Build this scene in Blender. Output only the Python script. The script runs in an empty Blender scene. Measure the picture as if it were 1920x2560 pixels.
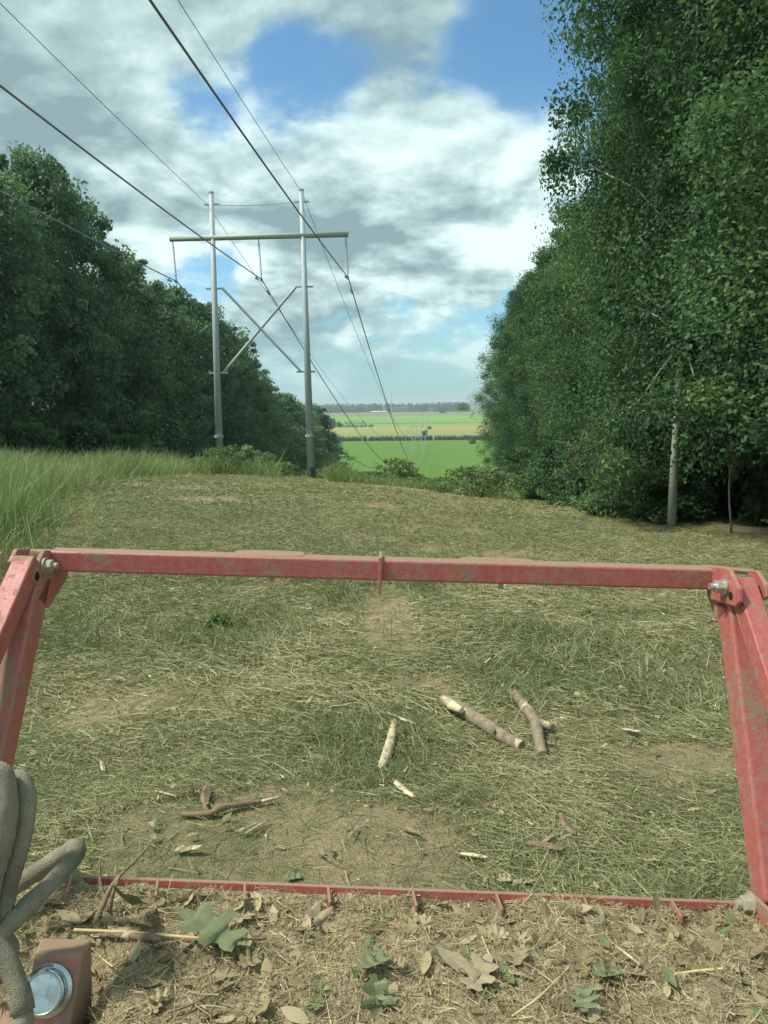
import bpy, math, random
import numpy as np
from mathutils import Matrix, Vector

# ------------------------------------------------------------------ camera, world, sun, exposure
SC = bpy.context.scene
COL = SC.collection
F = 1850.0                      # focal length in pixels of the 1920 x 2560 frame
PITCH, ROLL = math.radians(8.36), math.radians(-0.6)
EYE = Vector((0, 0, 2.0))
cd = bpy.data.cameras.new('camera')
cam = bpy.data.objects.new('camera', cd)
COL.objects.link(cam)
RM = (Matrix.Rotation(math.pi / 2 - PITCH, 4, 'X') @ Matrix.Rotation(ROLL, 4, 'Z'))
cam.matrix_world = Matrix.Translation(EYE) @ RM
cd.sensor_fit = 'VERTICAL'
cd.sensor_height = 24.0
cd.lens = 24.0 * F / 2560.0
cd.clip_start = 0.05
cd.clip_end = 30000
SC.camera = cam
R3 = RM.to_3x3()


def C(px, py, d):
    """point at image position and depth along the optical axis (used to survey the machine)"""
    return EYE + R3 @ Vector(((px - 960) / F * d, -(py - 1280) / F * d, -d))


def CX(px, py, X):
    d = X * F / (px - 960.0)
    return C(px, py, d)


SUN_EL, SUN_AZ = math.radians(56), math.radians(-100)   # azimuth from +Y, negative = left
sdir = Vector((math.sin(SUN_AZ) * math.cos(SUN_EL), math.cos(SUN_AZ) * math.cos(SUN_EL), math.sin(SUN_EL)))
sl = bpy.data.lights.new('sun', 'SUN')
sl.energy = 3.2
sl.angle = math.radians(7)
sl.color = (1.0, 0.96, 0.86)
so = bpy.data.objects.new('sun', sl)
so.rotation_euler = sdir.to_track_quat('Z', 'Y').to_euler()
so.location = (0, 0, 60)
COL.objects.link(so)

SC.view_settings.view_transform = 'Standard'
SC.view_settings.look = 'None'
SC.view_settings.gamma = 1
SC.view_settings.exposure = 0.75

W = bpy.data.worlds.new('World')
SC.world = W
W.use_nodes = True
nt = W.node_tree
nt.nodes.clear()


class NT:
    """tiny helper around a node tree"""
    def __init__(s, nt):
        s.nt = nt

    def n(s, typ, **kw):
        nd = s.nt.nodes.new(typ)
        for k, v in kw.items():
            setattr(nd, k, v)
        return nd

    def link(s, a, b):
        s.nt.links.new(a, b)

    def put(s, sock, v):
        if hasattr(v, 'is_output') or hasattr(v, 'links'):
            s.nt.links.new(v, sock)
        else:
            sock.default_value = v

    def math(s, op, a, b=0.0, c=0.0, clamp=False):
        nd = s.n('ShaderNodeMath', operation=op, use_clamp=clamp)
        s.put(nd.inputs[0], a); s.put(nd.inputs[1], b)
        if op in ('MULTIPLY_ADD', 'SMOOTH_MIN'):
            s.put(nd.inputs[2], c)
        return nd.outputs[0]

    def vmath(s, op, a, b=(0, 0, 0)):
        nd = s.n('ShaderNodeVectorMath', operation=op)
        s.put(nd.inputs[0], a); s.put(nd.inputs[1], b)
        return nd.outputs['Value'] if op in ('LENGTH', 'DOT_PRODUCT', 'DISTANCE') else nd.outputs[0]

    def mix(s, f, a, b, mode='MIX'):
        nd = s.n('ShaderNodeMix', data_type='RGBA', blend_type=mode)
        s.put(nd.inputs[0], f); s.put(nd.inputs[6], a); s.put(nd.inputs[7], b)
        return nd.outputs[2]

    def noise(s, vec, scale, detail=4, rough=0.55, dist=0.0):
        nd = s.n('ShaderNodeTexNoise')
        s.put(nd.inputs['Vector'], vec)
        nd.inputs['Scale'].default_value = scale
        nd.inputs['Detail'].default_value = detail
        nd.inputs['Roughness'].default_value = rough
        nd.inputs['Distortion'].default_value = dist
        return nd.outputs['Fac']

    def ramp(s, f, stops, interp='LINEAR'):
        nd = s.n('ShaderNodeValToRGB')
        nd.color_ramp.interpolation = interp
        el = nd.color_ramp.elements
        while len(el) < len(stops):
            el.new(0.5)
        for e, (p, c) in zip(el, stops):
            e.position = p
            e.color = (c, c, c, 1) if not hasattr(c, '__len__') else (*c[:3], 1)
        s.put(nd.inputs[0], f)
        return nd.outputs[0]

    def mapr(s, v, a, b, c=0.0, d=1.0, smooth=True):
        nd = s.n('ShaderNodeMapRange', interpolation_type='SMOOTHSTEP' if smooth else 'LINEAR')
        s.put(nd.inputs[0], v)
        for i, q in enumerate((a, b, c, d)):
            nd.inputs[i + 1].default_value = q
        return nd.outputs[0]


w = NT(nt)
tc = w.n('ShaderNodeTexCoord')
D = tc.outputs['Generated']
sky = w.n('ShaderNodeTexSky', sky_type='NISHITA')
sky.sun_disc = False
sky.sun_elevation = SUN_EL
sky.sun_rotation = SUN_AZ
sky.altitude = 100
sky.air_density = 1.0
sky.dust_density = 1.2
sky.ozone_density = 1.5
skyc = w.mix(1.0, sky.outputs[0], (0.066, 0.098, 0.104, 1), 'MULTIPLY')
sep = w.n('ShaderNodeSeparateXYZ'); w.link(D, sep.inputs[0])


def dirpx(px, py):
    v = R3 @ Vector(((px - 960) / F, -(py - 1280) / F, -1.0))
    return tuple(v.normalized())


def cloudfield(V):
    """cover of cumulus over the sky sphere: large banks high up, smaller ones towards the horizon"""
    big = w.noise(w.vmath('ADD', w.vmath('MULTIPLY', V, (1, 1, 1.5)), (3.3, 1.2, .4)), 2.5, 9, .54, .25)
    sml = w.noise(w.vmath('ADD', w.vmath('MULTIPLY', V, (1, 1, 2.3)), (.7, 2.2, 5.4)), 7.0, 9, .55, .15)
    sp_ = w.n('ShaderNodeSeparateXYZ'); w.link(V, sp_.inputs[0])
    k = w.mapr(sp_.outputs[2], .16, .44)
    return w.math('ADD', w.math('MULTIPLY', big, w.math('MULTIPLY_ADD', k, .6, .25)), w.math('MULTIPLY', sml, w.math('MULTIPLY_ADD', k, -.6, .75)))


def blob(px, py, width, amt):
    """patch of clearer (amt<0) or thicker (amt>0) cloud around a compass direction"""
    dd = w.vmath('DISTANCE', D, dirpx(px, py))
    g = w.mapr(dd, 0.0, width, 1.0, 0.0)
    return w.math('MULTIPLY', g, amt)


f0 = cloudfield(D)
f1 = cloudfield(w.vmath('ADD', D, (-.035, .02, .05)))
cov = f0
for b in ((900, 150, .15, -.135), (690, 200, .13, -.14), (1090, 200, .08, -.07), (1330, 70, .13, -.20), (470, 330, .08, -.13), (1480, 20, .2, -.14), (420, 200, .05, -.06),
          (500, 690, .09, -.20), (1310, 770, .05, -.10), (590, 650, .05, -.10), (1000, 735, .05, -.08), (700, 90, .06, -.1),
          (130, 160, .25, .2), (1250, 500, .15, .12), (420, 480, .12, .12), (1020, 330, .14, .08), (1150, 330, .20, .14), (760, 420, .18, .14), (200, 480, .2, .12), (950, 0, .15, .13), (640, 30, .12, .13), (1100, 560, .16, .12), (330, 560, .1, .10), (900, 640, .12, .08), (800, 850, .2, .08)):
    cov = w.math('ADD', cov, blob(*b))
mask = w.math('ADD', w.math('MULTIPLY', w.mapr(cov, 0.385, 0.515), .85), w.mapr(cov, .27, .60, 0, .15))
# white where the cloud thins out towards the sun, grey underneath and in the thick middles
f2 = cloudfield(w.vmath('ADD', D, (-.010, .004, .016)))
lit = w.math('ADD', w.math('MULTIPLY', w.math('SUBTRACT', f0, f1), 1.6), w.math('MULTIPLY', w.math('SUBTRACT', f0, f2), 1.6))
n4 = w.noise(w.vmath('ADD', D, (5.0, 1.0, 9.0)), 3.2, 6, 0.55, 0.2)
thick = w.math('ADD', w.math('MULTIPLY', w.math('SUBTRACT', cov, .5), .45), n4)
thick = w.math('SUBTRACT', thick, lit)
for b in ((1100, 530, .14, .30), (950, 0, .16, .12), (760, 520, .12, .18), (250, 250, .2, .08), (950, 700, .07, .08), (60, 300, .12, .05),
          (1240, 190, .09, .06), (1040, 380, .14, -.16), (260, 110, .12, -.08), (620, 330, .14, -.08), (1300, 640, .1, -.10), (640, 760, .08, -.12)):
    thick = w.math('ADD', thick, blob(*b))
cc = w.ramp(thick, [(0.32, (.545, .665, .65)), (0.45, (.42, .545, .54)), (0.58, (.30, .41, .415)), (0.78, (.175, .26, .28))])
hz = w.mapr(sep.outputs[2], 0.0, 0.13, 1.0, 0.0)
skc = w.mix(mask, skyc, cc)
skc = w.mix(w.math('MULTIPLY', hz, .75), skc, (.235, .40, .42, 1))
bg = w.n('ShaderNodeBackground'); w.link(skc, bg.inputs[0]); bg.inputs[1].default_value = 1.0
wo = w.n('ShaderNodeOutputWorld'); w.link(bg.outputs[0], wo.inputs[0])

# ------------------------------------------------------------------ terrain function
PY = [-30, 0, 10, 14, 20, 27, 44, 63, 96, 171, 260, 340, 420, 20000]
PF = [0.1, 0, 0, .10, .48, 1.08, 3.1, 6.0, 10.0, 18.5, 23.6, 25.0, 25.0, 25.0]


def vnoise(x, y, s, seed=0):
    x = np.asarray(x, float) / s; y = np.asarray(y, float) / s
    xi = np.floor(x).astype(np.int64); yi = np.floor(y).astype(np.int64)
    fx = x - xi; fy = y - yi
    fx = fx * fx * (3 - 2 * fx); fy = fy * fy * (3 - 2 * fy)

    def h(a, b):
        v = (a * 374761393 + b * 668265263 + seed * 1442695041) & 0x7fffffff
        v = ((v ^ (v >> 13)) * 1274126177) & 0x7fffffff
        return ((v ^ (v >> 16)) & 0xffff) / 65535.0
    return (h(xi, yi) * (1 - fx) + h(xi + 1, yi) * fx) * (1 - fy) + (h(xi, yi + 1) * (1 - fx) + h(xi + 1, yi + 1) * fx) * fy


def G(x, y):
    """ground height"""
    x = np.asarray(x, float); y = np.asarray(y, float)
    yy = np.clip(y, -30, 19999)
    f = (np.interp(yy - 1.5, PY, PF) + np.interp(yy, PY, PF) + np.interp(yy + 1.5, PY, PF)) / 3
    s = np.clip((y - 6) / 14, 0, 1) * np.clip((260 - y) / 160, 0, 1)
    lat = -0.8 * np.tanh(x / 8) * s
    bump = (vnoise(x, y, 1.7, 3) - .5) * .14 + (vnoise(x, y, .55, 5) - .5) * .08 + (vnoise(x, y, .2, 6) - .5) * .03 * (y < 14) + (vnoise(x, y, 6, 9) - .5) * .25 * np.clip((y - 8) / 8, 0, 1)
    return -f + lat + bump * np.clip((300 - y) / 150, 0, 1)


def gh(px, py, lift=0.0):
    """where the line of sight through an image position meets the ground"""
    d = R3 @ Vector(((px - 960) / F, -(py - 1280) / F, -1.0))
    t = 1.5
    for _ in range(4000):
        p = EYE + d * t
        if p.z <= float(G(p.x, p.y)) + lift:
            break
        t *= 1.004
    return p


# ------------------------------------------------------------------ mesh helpers
class MB:
    def __init__(s):
        s.v = []; s.f = []

    def poly(s, pts):
        i = len(s.v); s.v += [tuple(p) for p in pts]; s.f.append(tuple(range(i, i + len(pts))))

    def hexa(s, c):
        """8 corners: 0-3 one end, 4-7 the other, same order round"""
        i = len(s.v); s.v += [tuple(p) for p in c]
        for f in ((3, 2, 1, 0), (4, 5, 6, 7), (0, 1, 5, 4), (1, 2, 6, 5), (2, 3, 7, 6), (3, 0, 4, 7)):
            s.f.append(tuple(i + k for k in f))

    def bar(s, a, b, wx, wz, up=Vector((0, 0, 1)), w2=None):
        """box beam from a to b, width wx sideways, wz upwards"""
        a = Vector(a); b = Vector(b); d = (b - a).normalized()
        sd = d.cross(up).normalized(); u = sd.cross(d).normalized()
        q = w2 or (wx, wz)
        c = [a + sd * sx * wx / 2 + u * sz * wz / 2 for sx, sz in ((-1, -1), (1, -1), (1, 1), (-1, 1))]
        e = [b + sd * sx * q[0] / 2 + u * sz * q[1] / 2 for sx, sz in ((-1, -1), (1, -1), (1, 1), (-1, 1))]
        s.hexa(c + e)

    def prism(s, pts, off):
        """closed outline pushed along off"""
        off = Vector(off); n = len(pts); i = len(s.v)
        s.v += [tuple(p) for p in pts] + [tuple(Vector(p) + off) for p in pts]
        s.f.append(tuple(range(i + n - 1, i - 1, -1))); s.f.append(tuple(range(i + n, i + 2 * n)))
        for k in range(n):
            j = (k + 1) % n
            s.f.append((i + k, i + j, i + n + j, i + n + k))

    def tube(s, pts, rad, n=8, cap=True, wob=0.0, seed=0):
        rnd = random.Random(seed)
        pts = [Vector(p) for p in pts]
        if not hasattr(rad, '__len__'):
            rad = [rad] * len(pts)
        i0 = len(s.v); pu = None
        for k, p in enumerate(pts):
            d = (pts[min(k + 1, len(pts) - 1)] - pts[max(k - 1, 0)]).normalized()
            if pu is None:
                pu = Vector((0, 0, 1)) if abs(d.z) < .9 else Vector((1, 0, 0))
            sd = d.cross(pu).normalized(); pu = sd.cross(d).normalized()
            for j in range(n):
                a = 2 * math.pi * j / n; r = rad[k] * (1 + wob * (rnd.random() - .5))
                s.v.append(tuple(p + sd * math.cos(a) * r + pu * math.sin(a) * r))
        for k in range(len(pts) - 1):
            for j in range(n):
                a = i0 + k * n + j; b = i0 + k * n + (j + 1) % n
                s.f.append((a, b, b + n, a + n))
        if cap:
            s.f.append(tuple(i0 + j for j in range(n - 1, -1, -1)))
            s.f.append(tuple(i0 + (len(pts) - 1) * n + j for j in range(n)))

    def build(s, name, mat, parent=None, smooth=False, bevel=0.0, seg=2, loc=None):
        L = Vector(loc) if loc is not None else (parent.location.copy() if parent and parent.parent is None else Vector((0, 0, 0)))
        if parent is not None and parent.parent is not None:
            q = parent
            L = Vector((0, 0, 0))
            while q is not None:
                L += q.location; q = q.parent
        me = bpy.data.meshes.new(name)
        me.from_pydata([(x - L.x, y - L.y, z - L.z) for x, y, z in s.v], [], s.f)
        me.update()
        if smooth:
            me.polygons.foreach_set('use_smooth', [len(f) == 4 for f in s.f])
        me.materials.append(mat)
        o = bpy.data.objects.new(name, me)
        COL.objects.link(o)
        if parent:
            o.parent = parent
        elif loc is not None:
            o.location = L
        if bevel:
            m = o.modifiers.new('bevel', 'BEVEL'); m.width = bevel; m.segments = seg; m.limit_method = 'ANGLE'
            m.angle_limit = math.radians(35); m.harden_normals = False
        return o


def tag(o, label=None, cat=None, group=None, kind=None):
    if label: o['label'] = label
    if cat: o['category'] = cat
    if group: o['group'] = group
    if kind: o['kind'] = kind
    return o


def empty(name, loc, label, cat, group=None):
    o = bpy.data.objects.new(name, None); COL.objects.link(o)
    o.location = loc; o.empty_display_size = .2
    return tag(o, label, cat, group)


def npmesh(name, verts, quads, mat, attr=None, smooth=False):
    """verts (n,3), quads (m,4) arrays; attr = per-face float"""
    me = bpy.data.meshes.new(name)
    m = len(quads); k = quads.shape[1]
    me.vertices.add(len(verts)); me.vertices.foreach_set('co', np.ascontiguousarray(verts, dtype=np.float32).ravel())
    me.loops.add(m * k); me.loops.foreach_set('vertex_index', np.ascontiguousarray(quads, dtype=np.int32).ravel())
    me.polygons.add(m); me.polygons.foreach_set('loop_start', np.arange(0, m * k, k, dtype=np.int32))
    if smooth:
        me.polygons.foreach_set('use_smooth', np.ones(m, dtype=bool))
    me.update(calc_edges=True)
    if attr is not None:
        a = me.attributes.new('v', 'FLOAT', 'FACE'); a.data.foreach_set('value', np.ascontiguousarray(attr, dtype=np.float32))
    me.materials.append(mat)
    return me


def link(name, me, parent=None):
    o = bpy.data.objects.new(name, me); COL.objects.link(o)
    if parent: o.parent = parent
    return o


# ------------------------------------------------------------------ materials
def mat(name):
    m = bpy.data.materials.new(name); m.use_nodes = True
    m.node_tree.nodes.clear()
    t = NT(m.node_tree)
    t.b = t.n('ShaderNodeBsdfPrincipled'); t.o = t.n('ShaderNodeOutputMaterial')
    t.link(t.b.outputs[0], t.o.inputs[0])
    t.tc = t.n('ShaderNodeTexCoord'); t.geo = t.n('ShaderNodeNewGeometry')
    t.m = m
    return t


def simple(name, col, rough=.6, metal=0.0, var=.25, scale=30, spec=.3):
    t = mat(name)
    n = t.noise(t.tc.outputs['Object'], scale, 5, .6)
    c = t.mix(n, tuple(x * (1 - var) for x in col) + (1,), tuple(min(1, x * (1 + var)) for x in col) + (1,))
    t.link(c, t.b.inputs['Base Color'])
    t.b.inputs['Roughness'].default_value = rough; t.b.inputs['Metallic'].default_value = metal
    t.b.inputs['Specular IOR Level'].default_value = spec
    bm = t.n('ShaderNodeBump'); bm.inputs['Strength'].default_value = .2; bm.inputs['Distance'].default_value = .01
    t.link(n, bm.inputs['Height']); t.link(bm.outputs[0], t.b.inputs['Normal'])
    return t.m


def leafmat(name, stops, transl=.3, rough=.5, spec=.35, rnd=.35):
    """leaf colours picked per leaf (attribute v) and shifted per plant"""
    t = mat(name)
    at = t.n('ShaderNodeAttribute', attribute_name='v')
    oi = t.n('ShaderNodeObjectInfo')
    c = t.ramp(at.outputs['Fac'], stops)
    c = t.mix(1.0, c, t.mix(oi.outputs['Random'], (1 - rnd * .6, 1 - rnd * .4, 1 - rnd * .5, 1), (1 + rnd, 1 + rnd * .8, 1 + rnd * .3, 1)), 'MULTIPLY')
    t.link(c, t.b.inputs['Base Color'])
    t.b.inputs['Roughness'].default_value = rough; t.b.inputs['Specular IOR Level'].default_value = spec
    tr = t.n('ShaderNodeBsdfTranslucent')
    t.link(t.mix(1.0, c, (1.1, 1.25, .8, 1), 'MULTIPLY'), tr.inputs[0])
    ms = t.n('ShaderNodeMixShader'); ms.inputs[0].default_value = transl
    t.link(t.b.outputs[0], ms.inputs[1]); t.link(tr.outputs[0], ms.inputs[2]); t.link(ms.outputs[0], t.o.inputs[0])
    return t.m


M = {}
M['leaf'] = leafmat('leaf', [(0, (.034, .078, .05)), (.35, (.062, .12, .07)), (.7, (.10, .17, .085)), (1, (.18, .25, .11))], transl=.38, rough=.7, spec=.1, rnd=.42)  # greens lifted and blued, so the leaf colour carries some pale veil
M['leaf_olive'] = leafmat('leaf_olive', [(0, (.06, .08, .03)), (.5, (.11, .14, .05)), (.9, (.17, .19, .07)), (1, (.25, .21, .09))], spec=.2, rnd=.15)
M['brush'] = leafmat('brush_leaf', [(0, (.08, .13, .05)), (.5, (.14, .20, .08)), (1, (.24, .30, .13))], rnd=.25)
M['weed'] = leafmat('weed_leaf', [(0, (.07, .125, .04)), (1, (.14, .22, .07))], rnd=.1)
M['tall'] = leafmat('tall_grass', [(0, (.12, .18, .065)), (.55, (.22, .29, .11)), (.85, (.32, .36, .17)), (1, (.45, .42, .26))], rnd=0)
M['mown'] = leafmat('mown_grass', [(0, (.15, .185, .08)), (.35, (.225, .245, .11)), (.60, (.31, .30, .15)), (.88, (.43, .38, .22)), (1, (.62, .55, .35))],
                    transl=.2, rnd=0)
M['stubble'] = leafmat('stubble_stem', [(0, (.07, .065, .035)), (.6, (.15, .13, .07)), (1, (.30, .26, .15))], transl=.05, rnd=0)
M['far'] = leafmat('far_wood_leaf', [(0, (.012, .055, .032)), (1, (.04, .115, .055))], rnd=0)

t = mat('bark')
n = t.noise(t.vmath('MULTIPLY', t.tc.outputs['Object'], (1, 1, .22)), 18, 6, .65)
t.link(t.ramp(n, [(.3, (.045, .04, .032)), (.55, (.15, .14, .115)), (.75, (.27, .26, .22))]), t.b.inputs['Base Color'])
t.b.inputs['Roughness'].default_value = .9
bm = t.n('ShaderNodeBump'); bm.inputs['Strength'].default_value = .7; bm.inputs['Distance'].default_value = .03
t.link(n, bm.inputs['Height']); t.link(bm.outputs[0], t.b.inputs['Normal'])
M['bark'] = t.m


M['pale_bark'] = simple('pale_lichen_bark', (.36, .37, .31), .95, 0, .45, 14)


def woodmat(name, dark, mid, light, stretch=(1, 1, 1), patch=.55):
    t = mat(name)
    ob = t.tc.outputs['Object']
    n = t.noise(ob, 22, 6, .7); n2 = t.noise(ob, 9, 3, .5); nf = t.noise(t.vmath('MULTIPLY', ob, stretch), 140, 4, .6)
    c = t.ramp(n, [(.3, dark), (.6, mid)])
    c = t.mix(t.mapr(n2, patch, patch + .05), c, (*light, 1))
    c = t.mix(t.mapr(nf, .45, .75, 0, .55), c, (*dark, 1))
    t.link(c, t.b.inputs['Base Color']); t.b.inputs['Roughness'].default_value = .85
    bm = t.n('ShaderNodeBump'); bm.inputs['Strength'].default_value = .6; bm.inputs['Distance'].default_value = .01
    t.link(t.math('ADD', n, nf), bm.inputs['Height']); t.link(bm.outputs[0], t.b.inputs['Normal'])
    return t.m


M['log'] = woodmat('log_bark', (.12, .09, .055), (.29, .235, .15), (.52, .42, .25), patch=.62)
M['pale'] = woodmat('split_wood', (.20, .15, .09), (.52, .43, .27), (.62, .53, .34), patch=.5)
M['stick'] = woodmat('stick_bark', (.12, .085, .05), (.28, .20, .12), (.45, .36, .22), patch=.66)

# red paint under dried dust
def redpaint(name, dust=.5, faded=0.0):
    t = mat(name)
    ob = t.tc.outputs['Object']
    n = t.noise(ob, 11, 8, .7, .2); n2 = t.noise(ob, 55, 5, .65); n3 = t.noise(ob, 260, 3, .6); ns = t.noise(t.vmath('MULTIPLY', ob, (40, 40, 3)), 1, 4, .6)
    sepn = t.n('ShaderNodeSeparateXYZ'); t.link(t.geo.outputs['Normal'], sepn.inputs[0])
    up = t.mapr(sepn.outputs[2], .80, .97, 0, .6)
    s = t.math('ADD', t.math('MULTIPLY', n, .62), t.math('MULTIPLY', n2, .25))
    s = t.math('ADD', s, t.math('MULTIPLY', n3, .13))
    s = t.math('ADD', s, up)
    m1 = t.mapr(s, .60 - dust * .2, .70 - dust * .2)
    thin = t.mapr(t.math('ADD', t.math('MULTIPLY', ns, .4), t.math('MULTIPLY', n2, .6)), .35, .7, .26 + faded, .62 + faded)
    red = t.mix(n2, (.30, .026, .032, 1), (.43, .05, .05, 1))
    dustc = t.mix(n3, (.19, .135, .085, 1), (.31, .24, .155, 1))
    c = t.mix(thin, red, (.42, .20, .16, 1))
    c = t.mix(t.math('MULTIPLY', m1, .88), c, dustc)
    t.link(c, t.b.inputs['Base Color'])
    t.link(t.mapr(m1, 0, 1, .42, .9), t.b.inputs['Roughness'])
    t.b.inputs['Specular IOR Level'].default_value = .4
    bm = t.n('ShaderNodeBump'); bm.inputs['Strength'].default_value = .35; bm.inputs['Distance'].default_value = .002
    t.link(t.math('ADD', m1, n3), bm.inputs['Height']); t.link(bm.outputs[0], t.b.inputs['Normal'])
    return t.m


M['red'] = redpaint('red_paint', .50, .04)
M['red_dusty'] = redpaint('dusty_red_paint', .75, .15)
M['red_faded'] = redpaint('dust_caked_red_paint', .85, .35)
M['red_leg'] = redpaint('weathered_red_paint', .58, .08)
M['steel'] = simple('zinc_steel', (.50, .49, .44), .42, .75, .35, 60)
M['steel_dusty'] = simple('dusty_steel', (.36, .33, .25), .7, .25, .3, 60)
M['galv'] = simple('galvanised_steel', (.36, .42, .43), .6, .1, .15, 2)
M['galv_dark'] = simple('painted_pole_foot', (.07, .08, .08), .7, .1, .2, 3)
M['arm'] = simple('crossarm_tube', (.36, .41, .34), .6, .1, .12, 2)
M['wire'] = simple('stranded_wire', (.20, .22, .22), .5, .4, .1, 5)
M['wire_bright'] = simple('aluminium_wire', (.62, .66, .62), .4, .3, .1, 5)
M['insul'] = simple('grey_insulator', (.16, .18, .19), .4, 0, .2, 20)
M['black'] = simple('hole_shade_black', (.012, .012, .012), .9)  # near-black colour that paints the shade inside holes
M['glass'] = simple('white_roof', (.42, .46, .47), .5)

t = mat('chrome_cap')
n = t.noise(t.tc.outputs['Object'], 40, 6, .65, .5)
t.link(t.mix(n, (.62, .66, .66, 1), (.30, .32, .29, 1)), t.b.inputs['Base Color'])
t.b.inputs['Metallic'].default_value = .95
t.link(t.mapr(n, .35, .7, .12, .5), t.b.inputs['Roughness'])
M['chrome'] = t.m

t = mat('woven_hose_sleeve')
ob = t.tc.outputs['Object']
n = t.noise(ob, 9, 5, .6); nw = t.noise(t.vmath('MULTIPLY', ob, (1, 1, 1)), 420, 2, .5)
c = t.ramp(n, [(.3, (.13, .118, .078)), (.55, (.25, .23, .16)), (.75, (.35, .32, .23))])
c = t.mix(t.mapr(nw, .4, .7, 0, .35), c, (.06, .055, .04, 1))
t.link(c, t.b.inputs['Base Color']); t.b.inputs['Roughness'].default_value = .95
bm = t.n('ShaderNodeBump'); bm.inputs['Strength'].default_value = .5; bm.inputs['Distance'].default_value = .010
t.link(t.math('ADD', t.math('MULTIPLY', n, 3), nw), bm.inputs['Height']); t.link(bm.outputs[0], t.b.inputs['Normal'])
M['hose'] = t.m

# soil and litter on the deck and in leaves
t = mat('deck_dust')
ob = t.tc.outputs['Object']
n = t.noise(ob, 12, 7, .68); n2 = t.noise(ob, 120, 5, .7)
t.link(t.mix(n2, t.ramp(n, [(.3, (.22, .175, .10)), (.6, (.40, .335, .20))]), (.46, .39, .24, 1)), t.b.inputs['Base Color'])
t.b.inputs['Roughness'].default_value = .95
bm = t.n('ShaderNodeBump'); bm.inputs['Strength'].default_value = 1; bm.inputs['Distance'].default_value = .012
t.link(t.math('ADD', n, n2), bm.inputs['Height']); t.link(bm.outputs[0], t.b.inputs['Normal'])
M['soil'] = t.m
M['chaff'] = leafmat('dusty_chaff', [(0, (.19, .145, .08)), (.4, (.33, .27, .15)), (.8, (.47, .39, .22)), (1, (.64, .54, .32))], transl=.1, rnd=0, spec=.15, rough=.8)
M['dryleaf'] = leafmat('dusty_dry_leaf', [(0, (.15, .115, .06)), (.5, (.29, .24, .135)), (.85, (.41, .35, .21)), (.92, (.13, .16, .065)), (1, (.15, .20, .08))],
                       transl=.12, rnd=0, spec=.2, rough=.75)
M['greenleaf'] = simple('dusty_green_leaf', (.15, .17, .085), .55, 0, .35, 40)
M['tanleaf'] = simple('dusty_tan_leaf', (.29, .24, .145), .75, 0, .3, 40)
M['straw'] = simple('straw_stalk', (.52, .42, .20), .6, 0, .3, 60)
M['redtwig'] = simple('red_flower_spike', (.45, .07, .06), .6, 0, .3, 60)

# terrain
t = mat('ground')
pos = t.geo.outputs['Position']
sp = t.n('ShaderNodeSeparateXYZ'); t.link(pos, sp.inputs[0])
Y = sp.outputs[1]
nb = t.noise(pos, .55, 6, .62); nm = t.noise(pos, 6, 6, .7); nf = t.noise(pos, 60, 5, .7)
dirt = t.mix(nf, (.26, .20, .115, 1), (.46, .37, .225, 1))
gr = t.mix(nf, (.14, .15, .07, 1), (.26, .25, .12, 1))
s = t.math('ADD', t.math('MULTIPLY', nb, .55), t.math('MULTIPLY', nm, .45))
hill = t.mix(t.mapr(s, .42, .58), gr, dirt)
hill = t.mix(t.mapr(Y, 30, 50), hill, (.08, .12, .04, 1))
fy = t.math('ADD', Y, t.math('MULTIPLY', t.math('SUBTRACT', t.noise(pos, .004, 3, .5), .5), 60))
fl = t.ramp(t.math('DIVIDE', fy, 2500.0), [(0, (.088, .165, .026)), (.216, (.098, .18, .03)), (.222, (.17, .22, .07)), (.255, (.18, .24, .075)), (.28, (.27, .24, .09)),
                                           (.33, (.27, .27, .09)), (.385, (.15, .26, .06)), (.397, (.14, .25, .055)), (.3985, (.04, .08, .02)), (.403, (.04, .08, .02)), (.406, (.15, .27, .055)),
                                           (.60, (.17, .29, .06)), (.64, (.15, .22, .07)), (.70, (.15, .18, .09)), (.86, (.17, .20, .10)), (1.0, (.14, .2, .07))])
mp = t.vmath('MULTIPLY', pos, (.006, .03, 1))
pn = t.noise(mp, 1.0, 5, .6)
fl = t.mix(t.math('MULTIPLY', t.mapr(pn, .5, .72), t.mapr(Y, 520, 600)), fl, (.24, .25, .09, 1))
fl = t.mix(t.mapr(t.noise(t.vmath('MULTIPLY', pos, (.02, .12, 1)), 1, 4, .6), .35, .7, 0, .35), fl, t.mix(1.0, fl, (.72, .78, .7, 1), 'MULTIPLY'))
c = t.mix(t.mapr(Y, 190, 250), hill, fl)
t.link(c, t.b.inputs['Base Color']); t.b.inputs['Roughness'].default_value = .95; t.b.inputs['Specular IOR Level'].default_value = .1
bm = t.n('ShaderNodeBump'); bm.inputs['Strength'].default_value = .9; bm.inputs['Distance'].default_value = .04
t.link(t.math('ADD', t.math('MULTIPLY', nf, t.mapr(Y, 12, 40, 1, 0)), t.math('MULTIPLY', nm, 1.0)), bm.inputs['Height'])
t.link(bm.outputs[0], t.b.inputs['Normal'])
M['ground'] = t.m

# ------------------------------------------------------------------ the setting: ground
def grid_axis(a):
    return np.array(a)


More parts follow.
